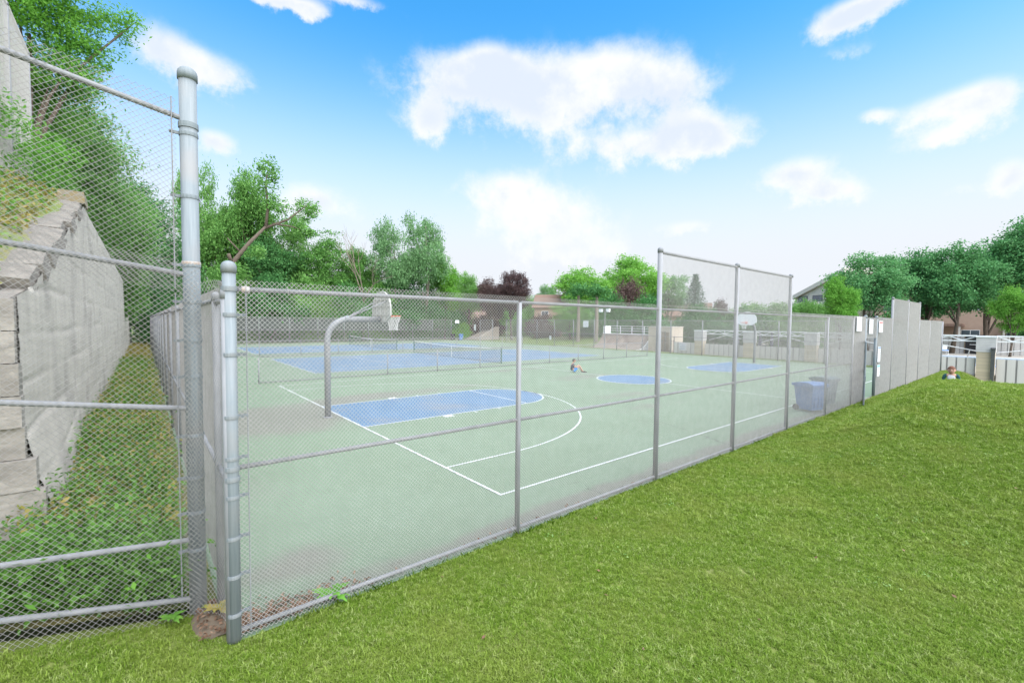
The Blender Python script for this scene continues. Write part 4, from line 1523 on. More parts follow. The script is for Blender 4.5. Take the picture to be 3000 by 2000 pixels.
# right hand group beyond the pool
gr = 'maples beyond the pool'
tree('dark green maple leftmost of the tall row beyond the pool', 'round_a', 58.5, 7.2, 11.6, 4.1, M_leaf_maple, rot=.4, group=gr, name='maple_tree')
tree('maple right of the raised end screen, second of the tall row', 'round_b', 68.1, 4.0, 12.5, 4.3, M_leaf_maple, rot=1.9, group=gr, name='maple_tree')
tree('maple third of the tall row beyond the pool', 'round_a', 65.7, 1.1, 12.6, 4.2, M_leaf_maple, rot=2.9, group=gr, name='maple_tree')
tree('maple fourth of the tall row, above the rightmost pillar', 'round_b', 71.6, -1.4, 14.2, 4.7, M_leaf_maple, rot=4.1, group=gr, name='maple_tree')
tree('tallest maple at the right edge of the picture', 'round_a', 71.8, -4.6, 16.4, 4.9, M_leaf_maple, rot=5.2, group=gr, name='maple_tree')
tree('bright green young tree left of the maples', 'round_b', 51.0, 8.0, 8.4, 1.8, M_leaf_bright, rot=.9)
tree('low bright shrub at the foot of the young tree', 'bush', 60.6, 14.5, 6.0, 3.0, M_leaf_mid, rot=.3, h0=5.0, name='shrub', cat='shrub')
tree('green shrub below the maples beside the raised screen', 'bush', 60.0, 4.6, 5.8, 2.2, M_leaf_mid, rot=1.3, h0=5.0, name='shrub', cat='shrub')
tree('bright leafed sapling at the right edge below the tallest maple', 'round_b', 63, -3.4, 7.3, 1.8, M_leaf_bright, rot=2.2)
tree('dark shrub by the porch at the right edge', 'bush', 80, -5.5, 5.0, 2.5, M_leaf_dark, rot=2.2, h0=5.0, name='shrub', cat='shrub')

# centre
gc = 'trees behind the ramp'
tree('purple leafed maple left of the brown roof', 'round_a', 41.6, 49.8, 11.7, 3.4, M_leaf_purple, rot=.3, group=gc, name='purple_tree')
tree('smaller purple leafed tree at the left of the purple maple', 'round_b', 40.2, 53.5, 10.6, 2.8, M_leaf_purple, rot=1.3, group=gc, name='purple_tree')
tree('light green tree right of the brown roof', 'round_b', 60.2, 49.9, 14.0, 6.8, M_leaf_bright, rot=.8, group=gc)
tree('tall light green tree behind the dark purple crown', 'round_a', 70.1, 47.0, 16.8, 7.2, M_leaf_bright, rot=2.1, group=gc)
tree('thin leafed tree seen through the raised ball screen', 'open', 75.8, 42.2, 13.8, 4.6, M_leaf_pale, rot=3.3, group=gc)
tree('dark purple round tree above the skate ramp', 'bush', 56.1, 37.8, 9.9, 3.8, M_leaf_purple, rot=.5, h0=5.0, group=gc, name='purple_tree')
tree('faint purple tree to the right of the spruce', 'bush', 87.6, 37.6, 7.8, 3.2, M_leaf_purple, rot=1.5, h0=5.0, group=gc, name='purple_tree')
tree('low green tree behind the far hoop', 'bush', 92.5, 33.5, 7.2, 6, M_leaf_mid, rot=.9, h0=5.0, group=gc)
tree('low green tree right of the far hoop', 'bush', 97.4, 29.4, 7.4, 6, M_leaf_mid, rot=2.4, h0=5.0, group=gc)
tree('low green tree below the tan apartment block', 'bush', 88, 20.5, 6.8, 5, M_leaf_mid, rot=3.4, h0=5.0, group=gc)
tree('distant tree just left of the brown roof ridge', 'round_a', 75.9, 77.2, 13.2, 3.2, M_leaf_pale, rot=.9, group=gc)
tree('low spreading green bush in front of the brown roof house', 'layer', 43.5, 38.6, 6.0, 3.2, M_leaf_mid, rot=2.2, group=gc, name='shrub', cat='shrub')
tree('dark evergreen left behind the floodlight pole', 'bush', 50, 37.0, 7.2, 3.6, M_leaf_dark, rot=.2, h0=5.0, group=gc, name='shrub', cat='shrub')
tree('dark evergreen right behind the floodlight pole', 'bush', 53, 32.0, 7.0, 4.0, M_leaf_dark, rot=1.2, h0=5.0, group=gc, name='shrub', cat='shrub')
tree('dark hedge behind the cream shed', 'bush', 56, 25.5, 5.6, 4.0, M_leaf_dark, rot=2.2, h0=5.0, group=gc, name='shrub', cat='shrub')
tree('dark hedge between the shed and the far hoop', 'bush', 62, 21.5, 5.2, 4.6, M_leaf_dark, rot=3.2, h0=5.0, group=gc, name='shrub', cat='shrub')
tree('green hedge right of the far hoop pole', 'bush', 64, 16.0, 4.6, 4.4, M_leaf_mid, rot=4.2, h0=5.0, group=gc, name='shrub', cat='shrub')

tree('dark hedge in front of the brown roofed house', 'bush', 45.5, 46.5, 4.2, 3.4, M_leaf_purple, rot=1.2, h0=5.0, group=gc, name='shrub', cat='shrub')
tree('green hedge right of the brown roofed house', 'bush', 49.5, 42.5, 4.6, 3.4, M_leaf_dark, rot=2.2, h0=5.0, group=gc, name='shrub', cat='shrub')
tree('dark bush below the purple maple', 'bush', 40.5, 55.5, 4.0, 3.0, M_leaf_purple, rot=3.2, h0=5.0, group=gc, name='shrub', cat='shrub')
tree('far green tree seen under the purple maple', 'bush', 56.0, 63.8, 8.5, 5, M_leaf_mid, rot=1.2, h0=5.0, group=gc)
tree('far green tree left of the brown roofed house', 'bush', 60.9, 65.0, 8.0, 5, M_leaf_dark, rot=2.2, h0=5.0, group=gc)
tree('far dark tree behind the cream walled house', 'bush', 53.0, 71.6, 9.0, 5, M_leaf_dark, rot=.2, h0=5.0, group=gc)
# spruce
t = thing('spruce_tree', 'pale blue green spruce behind the raised ball screen', 'tree', (68.2, 32.9, -.1), 0, gc)
pts = []
for k in range(26):
    u = k / 25
    z = .9 + u * 9.9
    R = 3.7 * (1 - u) ** .85 + .15
    nb = int(8 + 10 * (1 - u))
    for j in range(nb):
        a = j * 2 * PI / nb + k * .9 + rng.normal() * .12
        ln = R * (.75 + .35 * rng.random())
        for q in range(26):
            s = rng.random() ** .7
            pts.append((ln * s * math.cos(a) + rng.normal() * .16, ln * s * math.sin(a) + rng.normal() * .16, z + .25 * s - .35 * s * s * (1 - u) + rng.normal() * .12 + .25 * s))
pts = np.array(pts)
v, f = leaf_quads(pts, .16 * (.6 + .8 * rng.random(len(pts))), up=.1, aspect=.3)
put('crown', np_mesh('crown', v, f, 4, M_leaf_spruce), t)
put('trunk', MB().tube([(0, 0, -.3), (0, 0, 11)], [.22, .03], 8).mesh('trunk', M_bark), t)

# back row behind the tennis courts
gb = 'trees behind the tennis courts'
tree('tall open crowned tree with visible trunk behind the near hoop', 'open', 29.6, 56.6, 21.5, 4.3, M_leaf_pale, rot=.3, group=gb, bark=M_barkpale)
tree('pale tree left of the open crowned tree', 'open', 24.7, 57.6, 19.6, 4.0, M_leaf_pale, rot=1.5, group=gb, bark=M_barkpale)
tree('bright rounded tree right of the open crowned tree', 'round_b', 33.3, 57.0, 14.3, 3.2, M_leaf_bright, rot=2.2, group=gb)
tree('small green tree left of the purple maple', 'round_a', 38.6, 58, 11.5, 3.0, M_leaf_mid, rot=3.2, group=gb)
tree('dark leafy tree below the open crowned tree', 'bush', 26.1, 58.1, 11.2, 4.9, M_leaf_dark, rot=.7, h0=5.0, group=gb)
tree('layered light green tree in the middle of the back row', 'layer', 16.0, 60.7, 16.3, 4.7, M_leaf_mid, rot=1.1, group=gb)
tree('green tree between the layered tree and the open crowned tree', 'round_a', 20.8, 61.0, 14.4, 3.6, M_leaf_mid, rot=2.7, group=gb)
tree('tall tree above the corner post with a crooked pale limb', 'round_b', 7.3, 65.3, 24.4, 4.0, M_leaf_mid, rot=3.3, group=gb)
tree('tree with airy top right of the leaning trunk', 'open', 11.8, 64.1, 20.0, 3.4, M_leaf_mid, rot=4.3, group=gb)
tree('broad green tree behind the corner post', 'round_a', 4.4, 67.7, 19.2, 4.9, M_leaf_mid, rot=.9, group=gb)
tree('broad dark tree right of the leaning trunk', 'round_b', 9.8, 62.5, 15.4, 4.8, M_leaf_dark, rot=1.9, group=gb)
tree('tall tree half hidden by the thick post', 'open', 2.0, 72.6, 27.4, 3.4, M_leaf_mid, rot=2.9, group=gb)
for k, (x, y, z, r, mt, l) in enumerate([(-1.5, 57.5, 10, 4.5, M_leaf_dark, 'leftmost'), (3.5, 58.5, 9.5, 4.0, M_leaf_mid, 'second'), (8.2, 57.6, 8.5, 4.2, M_leaf_dark, 'third'), (13.0, 58.2, 9, 4.0, M_leaf_mid, 'fourth'), (17.6, 57.4, 8, 4.0, M_leaf_dark, 'fifth'), (22.0, 58.0, 8.5, 4.2, M_leaf_mid, 'sixth'), (27.0, 57.5, 7.8, 4.2, M_leaf_dark, 'seventh'), (31.6, 58.4, 8.0, 3.8, M_leaf_dark, 'eighth'), (36.6, 60.5, 7.0, 3.6, M_leaf_dark, 'ninth')]):
    tree('dense bush against the back fence, %s from the left' % l, 'bush', x, y, z, r, mt, rot=k * 1.3, h0=5.0, group='bushes along the back fence', name='shrub', cat='shrub')

# leaning bare trunk in front of the back row
t = thing('leaning_trunk', 'leaning brown trunk with cut branch stubs rising beside the corner post', 'tree', (2.9, 57.2, 0))
mb = MB()
mb.tube([(-.4, 0, 0), (-.3, 0, 6.0), (.9, .3, 9.4), (2.9, .6, 12.3), (4.8, .8, 14.6)], [.42, .34, .29, .22, .16], 10)
mb.tube([(4.8, .8, 14.6), (5.1, .9, 17), (4.9, 1., 20), (5.2, 1.1, 22)], [.2, .16, .1, .05], 7)
mb.tube([(4.5, .8, 14.3), (7.4, .8, 15.9), (9.8, .9, 18.2)], [.18, .13, .05], 7)
mb.tube([(5.6, .8, 15.1), (8.0, .6, 15.0), (10, .5, 14.4)], [.12, .08, .03], 6)
mb.tube([(1.0, .3, 9.6), (.6, -.3, 10.6)], [.22, .2], 8)
mb.tube([(2.0, .5, 11.0), (.6, .4, 12.6)], [.13, .05], 6)
put('trunk', mb.mesh('trunk', M_bark, True), t)
cm, _ = make_crown('crown', [(1.2, -.6, 8.2, 1.6, 1.4, 1.6), (3.2, -.4, 11.2, 1.3, 1.2, .9), (5.0, 1, 21, 1.7, 1.7, 2.6), (9.6, .9, 17.6, 2.0, 1.8, 1.6), (6.0, 1, 17.5, 1.5, 1.5, 1.5), (9.3, .6, 14.6, 1.5, 1.4, 1.0)], 220, 24, .6, .15, M_leaf_mid)
put('crown', cm, t)

# dead twiggy tree
t = thing('dead_tree', 'leafless twiggy grey tree between the green crowns', 'tree', (19.5, 56.2, 0))
mb = MB()
rt = random.Random(5)


def twig(p, d, ln, r, depth):
    q = p + d * ln
    mb.tube([p, p.lerp(q, .5) + Vector((rt.gauss(0, .05), rt.gauss(0, .05), 0)) * ln, q], [r, r * .8, r * .6], 5, False)
    if depth == 0:
        return
    for _ in range(3):
        nd = (d + Vector((rt.gauss(0, .38), rt.gauss(0, .38), rt.gauss(.1, .2)))).normalized()
        twig(q, nd, ln * rt.uniform(.55, .8), r * .55, depth - 1)


twig(Vector((0, 0, 0)), Vector((.02, 0, 1)), 5.5, .16, 4)
put('branches', mb.mesh('branches', M_twig), t)

# pale straight trunks by the ramp
for k, (x, y, l) in enumerate(((40.5, 34.6, 'left'), (41.5, 32.3, 'right'))):
    t = thing('bare_trunk', 'pale bare trunk standing before the ramp, %s of the two' % l, 'tree', (x, y, 0), 0, 'pale trunks by the ramp')
    put('trunk', MB().tube([(0, 0, -.1), (.1, 0, 3), (.15, .1, 6.5)], [.3, .24, .18], 9).mesh('trunk', M_barkpale), t)
    cm, _ = make_crown('crown', [(.2, 0, 7.0, 1.6, 1.6, 1.2)], 40, 24, .6, .15, M_leaf_dark)
    put('crown', cm, t)

# hillside trees on the left
gl_ = 'trees on the bank above the retaining wall'


def near_tree(label, base, lobes, nclump, per, clump, leaf, mat, tr, targets=8, squash=.5, aspect=.4):
    t = thing('broadleaf_tree', label, 'tree', base, 0, gl_)
    lb = [(a - base[0], b - base[1], c - base[2], d, e, g) for a, b, c, d, e, g in lobes]
    cm, cc = make_crown('crown', lb, nclump, per, clump, leaf, mat, .5, squash, .3, aspect)
    put('crown', cm, t)
    mb = MB()
    zt = np.mean([q[2] for q in lb])
    xt, yt = np.mean([q[0] for q in lb]), np.mean([q[1] for q in lb])
    limbs(mb, (0, 0, -.5), (xt * .6, yt * .6, zt), cc[rng.choice(len(cc), targets, replace=False)], tr)
    put('trunk', mb.mesh('trunk', M_bark, True), t)


near_tree('bright fine leafed locust tree at the top left corner', (-7.9, 18.2, 6.4), [(-7.6, 18.0, 13.6, 1.8, 1.8, 1.5), (-6.5, 18.6, 14.2, 1.3, 1.5, 1.2), (-8.9, 18.2, 14.6, 1.6, 1.6, 1.6), (-5.9, 18.4, 12.9, .9, 1.1, .8), (-7.2, 18.2, 12.0, 1.4, 1.4, 1.0), (-5.1, 18.6, 14.6, .8, .9, .6), (-7.3, 17.5, 15.6, 1.9, 1.9, 1.2), (-6.0, 18, 11.6, .6, .8, .7), (-9.2, 18.5, 12.4, 1.6, 1.6, 1.6), (-8.0, 19, 11.2, 1.5, 1.5, 1.3), (-6.6, 19, 11.0, 1.1, 1.3, 1.0)], 980, 46, .42, .066, M_leaf_bright, .2, 12, .45, .4)
near_tree('dark green tree below the locust behind the tall fence', (-7.6, 24, 6.2), [(-7.0, 23.5, 11.4, 1.9, 2.0, 1.6), (-6.2, 25, 10.2, 1.5, 1.8, 1.6), (-7.2, 24, 9.3, 1.6, 1.8, 1.5), (-8.6, 22, 9.5, 1.6, 1.6, 1.8), (-5.4, 27, 9.0, 1.3, 1.6, 1.5), (-6.2, 25.5, 8.2, 1.4, 1.5, 1.4), (-7.6, 22, 7.8, 1.3, 1.6, 1.2), (-5.6, 26, 11.0, 1.2, 1.4, 1.2), (-7.8, 21.5, 11.2, 1.5, 1.5, 1.4)], 860, 40, .55, .085, M_leaf_mid, .22, 10)
near_tree('leafy tree overhanging the wall halfway along the left fence', (-7.0, 33, 6), [(-6.0, 33, 9.6, 2.0, 2.4, 2.0), (-5.4, 35, 8.0, 1.7, 2.2, 2.0), (-5.2, 37, 6.4, 1.4, 2.0, 2.0), (-4.8, 36, 10.0, 1.5, 2.0, 1.4), (-6.5, 31, 7.5, 1.5, 2.0, 1.7), (-5.4, 38, 4.4, 1.2, 2.0, 1.7), (-5.9, 30, 9.3, 1.4, 1.8, 1.6), (-4.9, 34, 8.6, 1.2, 1.6, 1.5)], 760, 38, .65, .11, M_leaf_mid, .25, 10)
near_tree('dark tree at the far end of the retaining wall', (-6.5, 47, 5.5), [(-4.6, 46, 9.5, 2.2, 2.6, 2.6), (-3.6, 48, 12.2, 2.2, 2.6, 2.0), (-4.4, 50, 6.0, 2.4, 2.6, 2.8), (-4.4, 52, 3.4, 1.8, 2.6, 2.8), (-2.4, 51, 9.5, 1.8, 2.2, 2.2), (-4.8, 50, 14, 1.8, 2, 1.6)], 560, 36, .8, .14, M_leaf_dark, .3, 10)
near_tree('bright shrub on the slope above the wall at the left edge', (-7.3, 9.6, 6.3), [(-7.2, 9.6, 7.2, .8, 1.0, .9), (-6.7, 11.5, 7.0, .7, 1.0, .8), (-6.3, 13, 7.4, .6, .9, .8), (-7.8, 8.4, 7.4, .8, .9, .9)], 150, 36, .3, .055, M_leaf_bright, .05, 4)


# ------------------------------------------------------------------ weeds and litter
def weed_mesh(pts, hgt, lsize, mat, per=10):
    """upright leafy sprigs"""
    n = len(pts)
    c = np.repeat(pts, per, 0)
    u = rng.random((n * per, 1))
    off = rng.normal(size=(n * per, 3)) * .35
    off[:, 2] = 0
    c = c + off * np.repeat(hgt, per)[:, None] * (.4 + u * .6)
    c[:, 2] += (u[:, 0] * np.repeat(hgt, per))
    return leaf_quads(c, lsize * (.6 + .8 * rng.random(len(c))), up=.5, aspect=.4)


def scatter(n, x0, x1, y0, y1, hf, pw=1.):
    x = rng.uniform(x0, x1, n)
    y = y0 + (y1 - y0) * rng.random(n) ** pw
    return np.stack([x, y, hf(x, y)], -1)


p = scatter(2300, -5.45, -4.25, -.3, 30, bank_h, 2.2)
v, f = weed_mesh(p, .15 + .55 * rng.random(len(p)) ** 1.5, .040, M_weed, 24)
stuff(put('bank_weeds', np_mesh('bank_weeds', v, f, 4, M_weed)))
p = scatter(2300, -5.45, -4.2, 1.2, 50, bank_h, 1.5)
v, f = weed_mesh(p, .1 + .4 * rng.random(len(p)), .045, M_weedyel, 20)
stuff(put('yellowing_weeds', np_mesh('yellowing_weeds', v, f, 4, M_weedyel)))
p = scatter(260, -8.5, -4.2, -.35, 1.6, bank_h)
v, f = weed_mesh(p, .05 + .16 * rng.random(len(p)), .028, M_weed, 14)
stuff(put('ground_cover', np_mesh('ground_cover', v, f, 4, M_weed)))
p = scatter(2600, -13, -5.9, 2.0, 26, hill_h, 1.5)
v, f = weed_mesh(p, .1 + .45 * rng.random(len(p)) ** 2, .05, M_weed, 12)
stuff(put('hillside_weeds', np_mesh('hillside_weeds', v, f, 4, M_weed)))
p = scatter(1200, -9, -5.9, 1.8, 12, hill_h, 1.2)
v, f = weed_mesh(p, .05 + .2 * rng.random(len(p)), .045, M_weedyel, 12)
stuff(put('hillside_dry_grass', np_mesh('hillside_dry_grass', v, f, 4, M_weedyel)))
# dead leaves blown into the corner and along the bottom rail
n = 900
x = -3.86 + np.abs(rng.normal(size=n)) * .55
y = -1.12 + np.abs(rng.normal(size=n)) * .16
k2 = rng.random(n) < .35
x[k2] = rng.uniform(-3.8, 9, k2.sum())
y[k2] = fence_y(x[k2]) + .04 + np.abs(rng.normal(size=k2.sum())) * .06
z = .012 + .02 * rng.random(n)
v, f = leaf_quads(np.stack([x, y, z], -1), .018 + .018 * rng.random(n), up=2.2)
stuff(put('dead_leaves', np_mesh('dead_leaves', v, f, 4, M_deadleaf)))
n = 220
x = rng.uniform(-4.14, -3.86, n)
y = rng.uniform(-1.05, -.45, n)
v, f = leaf_quads(np.stack([x, y, .035 + .03 * rng.random(n)], -1), .012 + .014 * rng.random(n), up=2.)
stuff(put('leaf_litter', np_mesh('leaf_litter', v, f, 4, M_deadleaf)))


# clover and plantain leaves in the lawn, a few blown leaves, and a fringe of longer grass by the fence
def lawn_points(n, d0, d1, a0=-.3, a1=1.9):
    a = rng.uniform(a0, a1, n)
    d = np.sqrt(rng.uniform(d0 ** 2, d1 ** 2, n))
    x, y = CAM.x + d * np.cos(a), CAM.y + d * np.sin(a)
    k = (y < fence_y(x) - .1) & (x > -9)
    return x[k], y[k]


cx, cy = lawn_points(420, 1.5, 16)
keep = wob(cx * .9 + 2, cy * .8) > .1
cx, cy = cx[keep], cy[keep]
per = 16
lx = np.repeat(cx, per) + rng.normal(size=len(cx) * per) * .07
ly = np.repeat(cy, per) + rng.normal(size=len(cx) * per) * .07
k_ = ly < fence_y(lx) - .05
lx, ly = lx[k_], ly[k_]
v, f = leaf_quads(np.stack([lx, ly, lawn_h(lx, ly) + .02 + .02 * rng.random(len(lx))], -1), .009 + .010 * rng.random(len(lx)), up=1.4, aspect=.75)
stuff(put('lawn_clover', np_mesh('lawn_clover', v, f, 4, M_clover)))
lx, ly = lawn_points(150, 1.8, 18)
v, f = leaf_quads(np.stack([lx, ly, lawn_h(lx, ly) + .035], -1), .014 + .016 * rng.random(len(lx)), up=1.5)
stuff(put('blown_leaves', np_mesh('blown_leaves', v, f, 4, M_deadleaf)))
fxx = rng.uniform(-3.6, 28, 5200)
fyy = fence_y(fxx) - .03 - np.abs(rng.normal(size=len(fxx))) * .05
keep = rng.random(len(fxx)) < (.35 + .65 * (wob(fxx * 1.7, fxx * .3) > .0))
fxx, fyy = fxx[keep], fyy[keep]
hh = .03 + .065 * rng.random(len(fxx))
aa = rng.random(len(fxx)) * 2 * PI
ln = hh * rng.uniform(.1, .8, len(fxx))
p0 = np.stack([fxx, fyy, lawn_h(fxx, fyy) - .01], -1)
sdv = np.stack([-np.sin(aa), np.cos(aa), 0 * aa], -1) * .0035
tip = p0 + np.stack([np.cos(aa) * ln, np.sin(aa) * ln, hh], -1)
mid = p0 + np.stack([np.cos(aa) * ln * .3, np.sin(aa) * ln * .3, hh * .6], -1)
v = np.stack([p0 - sdv, p0 + sdv, mid + sdv, tip, mid - sdv], 1).reshape(-1, 3)
stuff(put('fence_line_grass', np_mesh('fence_line_grass', v, np.arange(len(v)), 5, M_grass)))


def rosette(label, loc, s, mat=M_weed):
    t = thing('weed_plant', label, 'plant', loc)
    for k in range(11):
        a = k * 2.4
        e = .25 + .5 * ((k * 7) % 5) / 5
        d = Vector((math.cos(a) * math.cos(e), math.sin(a) * math.cos(e), math.sin(e)))
        sd = Vector((-math.sin(a), math.cos(a), 0))
        L_ = s * (.7 + .5 * ((k * 13) % 7) / 7)
        mb = MB()
        prev = None
        for j in range(6):
            u = j / 5
            wd = s * .17 * math.sin(PI * (u * .85 + .1)) * (1.25 if j % 2 else .6)
            c = d * L_ * u - Vector((0, 0, .35 * s * u * u))
            cur = (c - sd * wd, c + sd * wd)
            if prev:
                mb.poly([prev[0], prev[1], cur[1], cur[0]])
            prev = cur
        put('leaf', mb.mesh('leaf', mat), t)
    return t


rosette('bright green jagged weed growing through the bottom rail near the corner post', (-3.05, -1.10, .06), .21, M_leaf_bright)
rosette('small weed beside the thick post at the foot of the tall fence', (-4.32, -.62, .1), .12)
rosette('weed with yellowing leaves between the thick post and the corner post', (-3.98, -.72, .1), .15, M_weedyel)


# ------------------------------------------------------------------ lawn blades
def grass():
    def tuft(seed, nb, hgt):
        r = np.random.default_rng(seed)
        vs, fs = [], []
        for k in range(nb):
            a = r.random() * 2 * PI
            rad = .035 * math.sqrt(r.random())
            p = np.array([rad * math.cos(a * 3), rad * math.sin(a * 3), -.005])
            lean = r.uniform(.15, 1.15)
            d = np.array([math.cos(a), math.sin(a), 0])
            sd = np.array([-math.sin(a), math.cos(a), 0]) * r.uniform(.0018, .0038)
            h_ = hgt * r.uniform(.55, 1.2)
            q1 = p + np.array([0, 0, h_ * .55]) + d * h_ * .22 * lean
            q2 = p + np.array([0, 0, h_ * (.95 - .35 * lean * .6)]) + d * h_ * .75 * lean
            b = len(vs)
            vs += [p - sd, p + sd, q1 + sd * .9, q1 - sd * .9, q2]
            fs += [(b, b + 1, b + 2, b + 3), (b + 3, b + 2, b + 4)]
        me = bpy.data.meshes.new('grass_tuft')
        me.from_pydata([tuple(v) for v in vs], [], fs)
        me.materials.append(M_grass)
        return bpy.data.objects.new('grass_tuft', me)
    gcol = bpy.data.collections.new('grass_tufts')
    for i in range(5):
        gcol.objects.link(tuft(i, 18, .034 + .006 * i))
    # points: dense near, thinner and larger away
    P, S = [], []
    for n, d0, d1, sc, a0, a1 in ((90000, 0, 7.0, .84, -.45, 2.4), (70000, 6.5, 14, 1.15, -.3, 1.0), (52000, 13, 24, 1.8, -.22, .6), (26000, 22, 40, 2.2, -.1, .25)):
        m_ = n * 4
        a = rng.uniform(a0, a1, m_)
        d = np.sqrt(rng.uniform(d0 ** 2, d1 ** 2, m_))
        x = CAM.x + d * np.cos(a)
        y = CAM.y + d * np.sin(a)
        ok = (y < fence_y(x) - .03) & (x < 34.5) & (x > -9.5)
        # lawn ends at the foot of the tall fence
        tf = -.52 + (x + 4.11) * .086
        ok |= (x < -3.97) & (x > -9.5) & (y < -.45) & (y > -1.4)
        ok &= ~((x < -4.0) & (y > tf - .02)) & ~(((x + 4.0) / .2) ** 2 + ((y + .70) / .36) ** 2 < 1)
        idx = np.nonzero(ok)[0][:n]
        x, y = x[idx], y[idx]
        zz = np.where(y > -.99 - .0 * x, np.clip(-4.25 - x, 0, 1.6) * .24, lawn_h(x, y))
        P.append(np.stack([x, y, zz], -1))
        cl = .5 + .5 * np.clip(wob(x * 3.1, y * 3.3, 1.) + .6 * wob(x * 9.0 + 3, y * 8.0, 1.) + .25 * rng.normal(size=len(x)), -1, 1)
        S.append(np.full(len(x), sc) * (.72 + .45 * cl) * rng.uniform(.8, 1.2, len(x)))
    P = np.concatenate(P)
    S = np.concatenate(S)
    me = bpy.data.meshes.new('lawn_grass')
    me.vertices.add(len(P))
    me.vertices.foreach_set('co', P.astype(np.float32).ravel())
    at = me.attributes.new('sc', 'FLOAT', 'POINT')
    at.data.foreach_set('value', S.astype(np.float32))
    me.materials.append(M_grass)
    o = stuff(put('lawn_grass', me))
    ng = bpy.data.node_groups.new('grass_nodes', 'GeometryNodeTree')
    ng.interface.new_socket('Geometry', in_out='INPUT', socket_type='NodeSocketGeometry')
    ng.interface.new_socket('Geometry', in_out='OUTPUT', socket_type='NodeSocketGeometry')
    N, L = ng.nodes, ng.links
    gi, go = N.new('NodeGroupInput'), N.new('NodeGroupOutput')
    ci = N.new('GeometryNodeCollectionInfo')
    ci.inputs['Collection'].default_value = gcol
    ci.inputs['Separate Children'].default_value = True
    ci.inputs['Reset Children'].default_value = True
    ip = N.new('GeometryNodeInstanceOnPoints')
    ip.inputs['Pick Instance'].default_value = True
    rv = N.new('FunctionNodeRandomValue')
    rv.data_type = 'FLOAT_VECTOR'
    rv.inputs['Min'].default_value = (-.15, -.15, 0)
    rv.inputs['Max'].default_value = (.15, .15, 6.283)
    na = N.new('GeometryNodeInputNamedAttribute')
    na.data_type = 'FLOAT'
    na.inputs['Name'].default_value = 'sc'
    L.new(gi.outputs[0], ip.inputs['Points'])
    L.new(ci.outputs[0], ip.inputs['Instance'])
    L.new(rv.outputs[0], ip.inputs['Rotation'])
    L.new(na.outputs[0], ip.inputs['Scale'])
    L.new(ip.outputs[0], go.inputs[0])
    md = o.modifiers.new('grass', 'NODES')
    md.node_group = ng


grass()


# ------------------------------------------------------------------ people
def skin_mesh(name, verts, edges, radii, mat, parent, root=0, sub=2):
    me = bpy.data.meshes.new(name)
    me.from_pydata([tuple(v) for v in verts], edges, [])
    me.materials.append(mat)
    o = put(name, me, parent)
    md = o.modifiers.new('skin', 'SKIN')
    md.use_smooth_shade = True
    for i, r in enumerate(radii):
        sv = me.skin_vertices[0].data[i]
        sv.radius = (r, r) if not isinstance(r, tuple) else r
        sv.use_root = (i == root)
    sb = o.modifiers.new('sub', 'SUBSURF')
    sb.levels = sb.render_levels = sub
    return o


def head(parent, c, r, face, hairmat, cap=False):
    """c: centre, r: half height, face: yaw of the face"""
    me = bpy.data.meshes.new('head')
    bm = bmesh.new()
    bmesh.ops.create_uvsphere(bm, u_segments=24, v_segments=16, radius=1)
    for v in bm.verts:
        x, y, z = v.co
        jaw = 1 - .22 * max(0, -z) ** 1.5
        v.co = Vector((x * .86 * (1 if x < 0 else 1 - .05 * max(0, z)), y * .74 * jaw, z))
        if x > .6 and abs(y) < .25 and -.4 < z < .12:
            v.co.x += .16 * (1 - abs(y) / .25) * (1 - abs(z + .15) / .3 if abs(z + .15) < .3 else 0)
    bm.to_mesh(me)
    bm.free()
    me.materials.append(M_skin)
    me.shade_smooth()
    h = put('head', me, parent, c, face, (r, r, r))
    for s in (-1, 1):
        put('eye', MB().lathe([(.02, -.06), (.09, -.03), (.09, .03), (.02, .06)], 10).mesh('eye', M_blackeye), h, (.80, s * .28, .06))
        put('ear', MB().lathe([(.04, -.18), (.11, -.08), (.12, .08), (.05, .2)], 8).mesh('ear', M_skin), h, (-.02, s * .74, -.02))
        put('eyebrow', MB().box(.78, .86, s * .28 - .14, s * .28 + .14, .20, .26).mesh('eyebrow', hairmat), h)
    put('mouth', MB().box(.74, .80, -.16, .16, -.5, -.43).mesh('mouth', M_lip), h)
    me = bpy.data.meshes.new('hair')
    bm = bmesh.new()
    bmesh.ops.create_uvsphere(bm, u_segments=24, v_segments=16, radius=1)
    dele = []
    for v in bm.verts:
        x, y, z = v.co
        lim = .34 if x > .25 else (-.15 if x > -.3 else -.45)
        if z < lim:
            dele.append(v)
        k = 1 + .05 * math.sin(x * 17 + y * 13)
        v.co = Vector((x * .93 * k, y * .80 * k, z * 1.07 * k))
    bmesh.ops.delete(bm, geom=dele, context='VERTS')
    bm.to_mesh(me)
    bm.free()
    me.materials.append(M_black if cap else hairmat)
    me.shade_smooth()
    hr = put('cap' if cap else 'hair', me, h)
    sd = hr.modifiers.new('thick', 'SOLIDIFY')
    sd.thickness = .05
    if cap:
        put('cap_brim', MB().prism([(.55, .38), (1.35, .30), (1.36, .34), (.55, .46)], 'y', -.5, .5).mesh('cap_brim', M_black), h)
    return h


# child sitting on the half court line, knees drawn up, facing right
kid = thing('person', 'child in dark cap and navy shirt sitting on the court with knees up', 'person', (14.45, 11.65, .0), math.radians(-38))
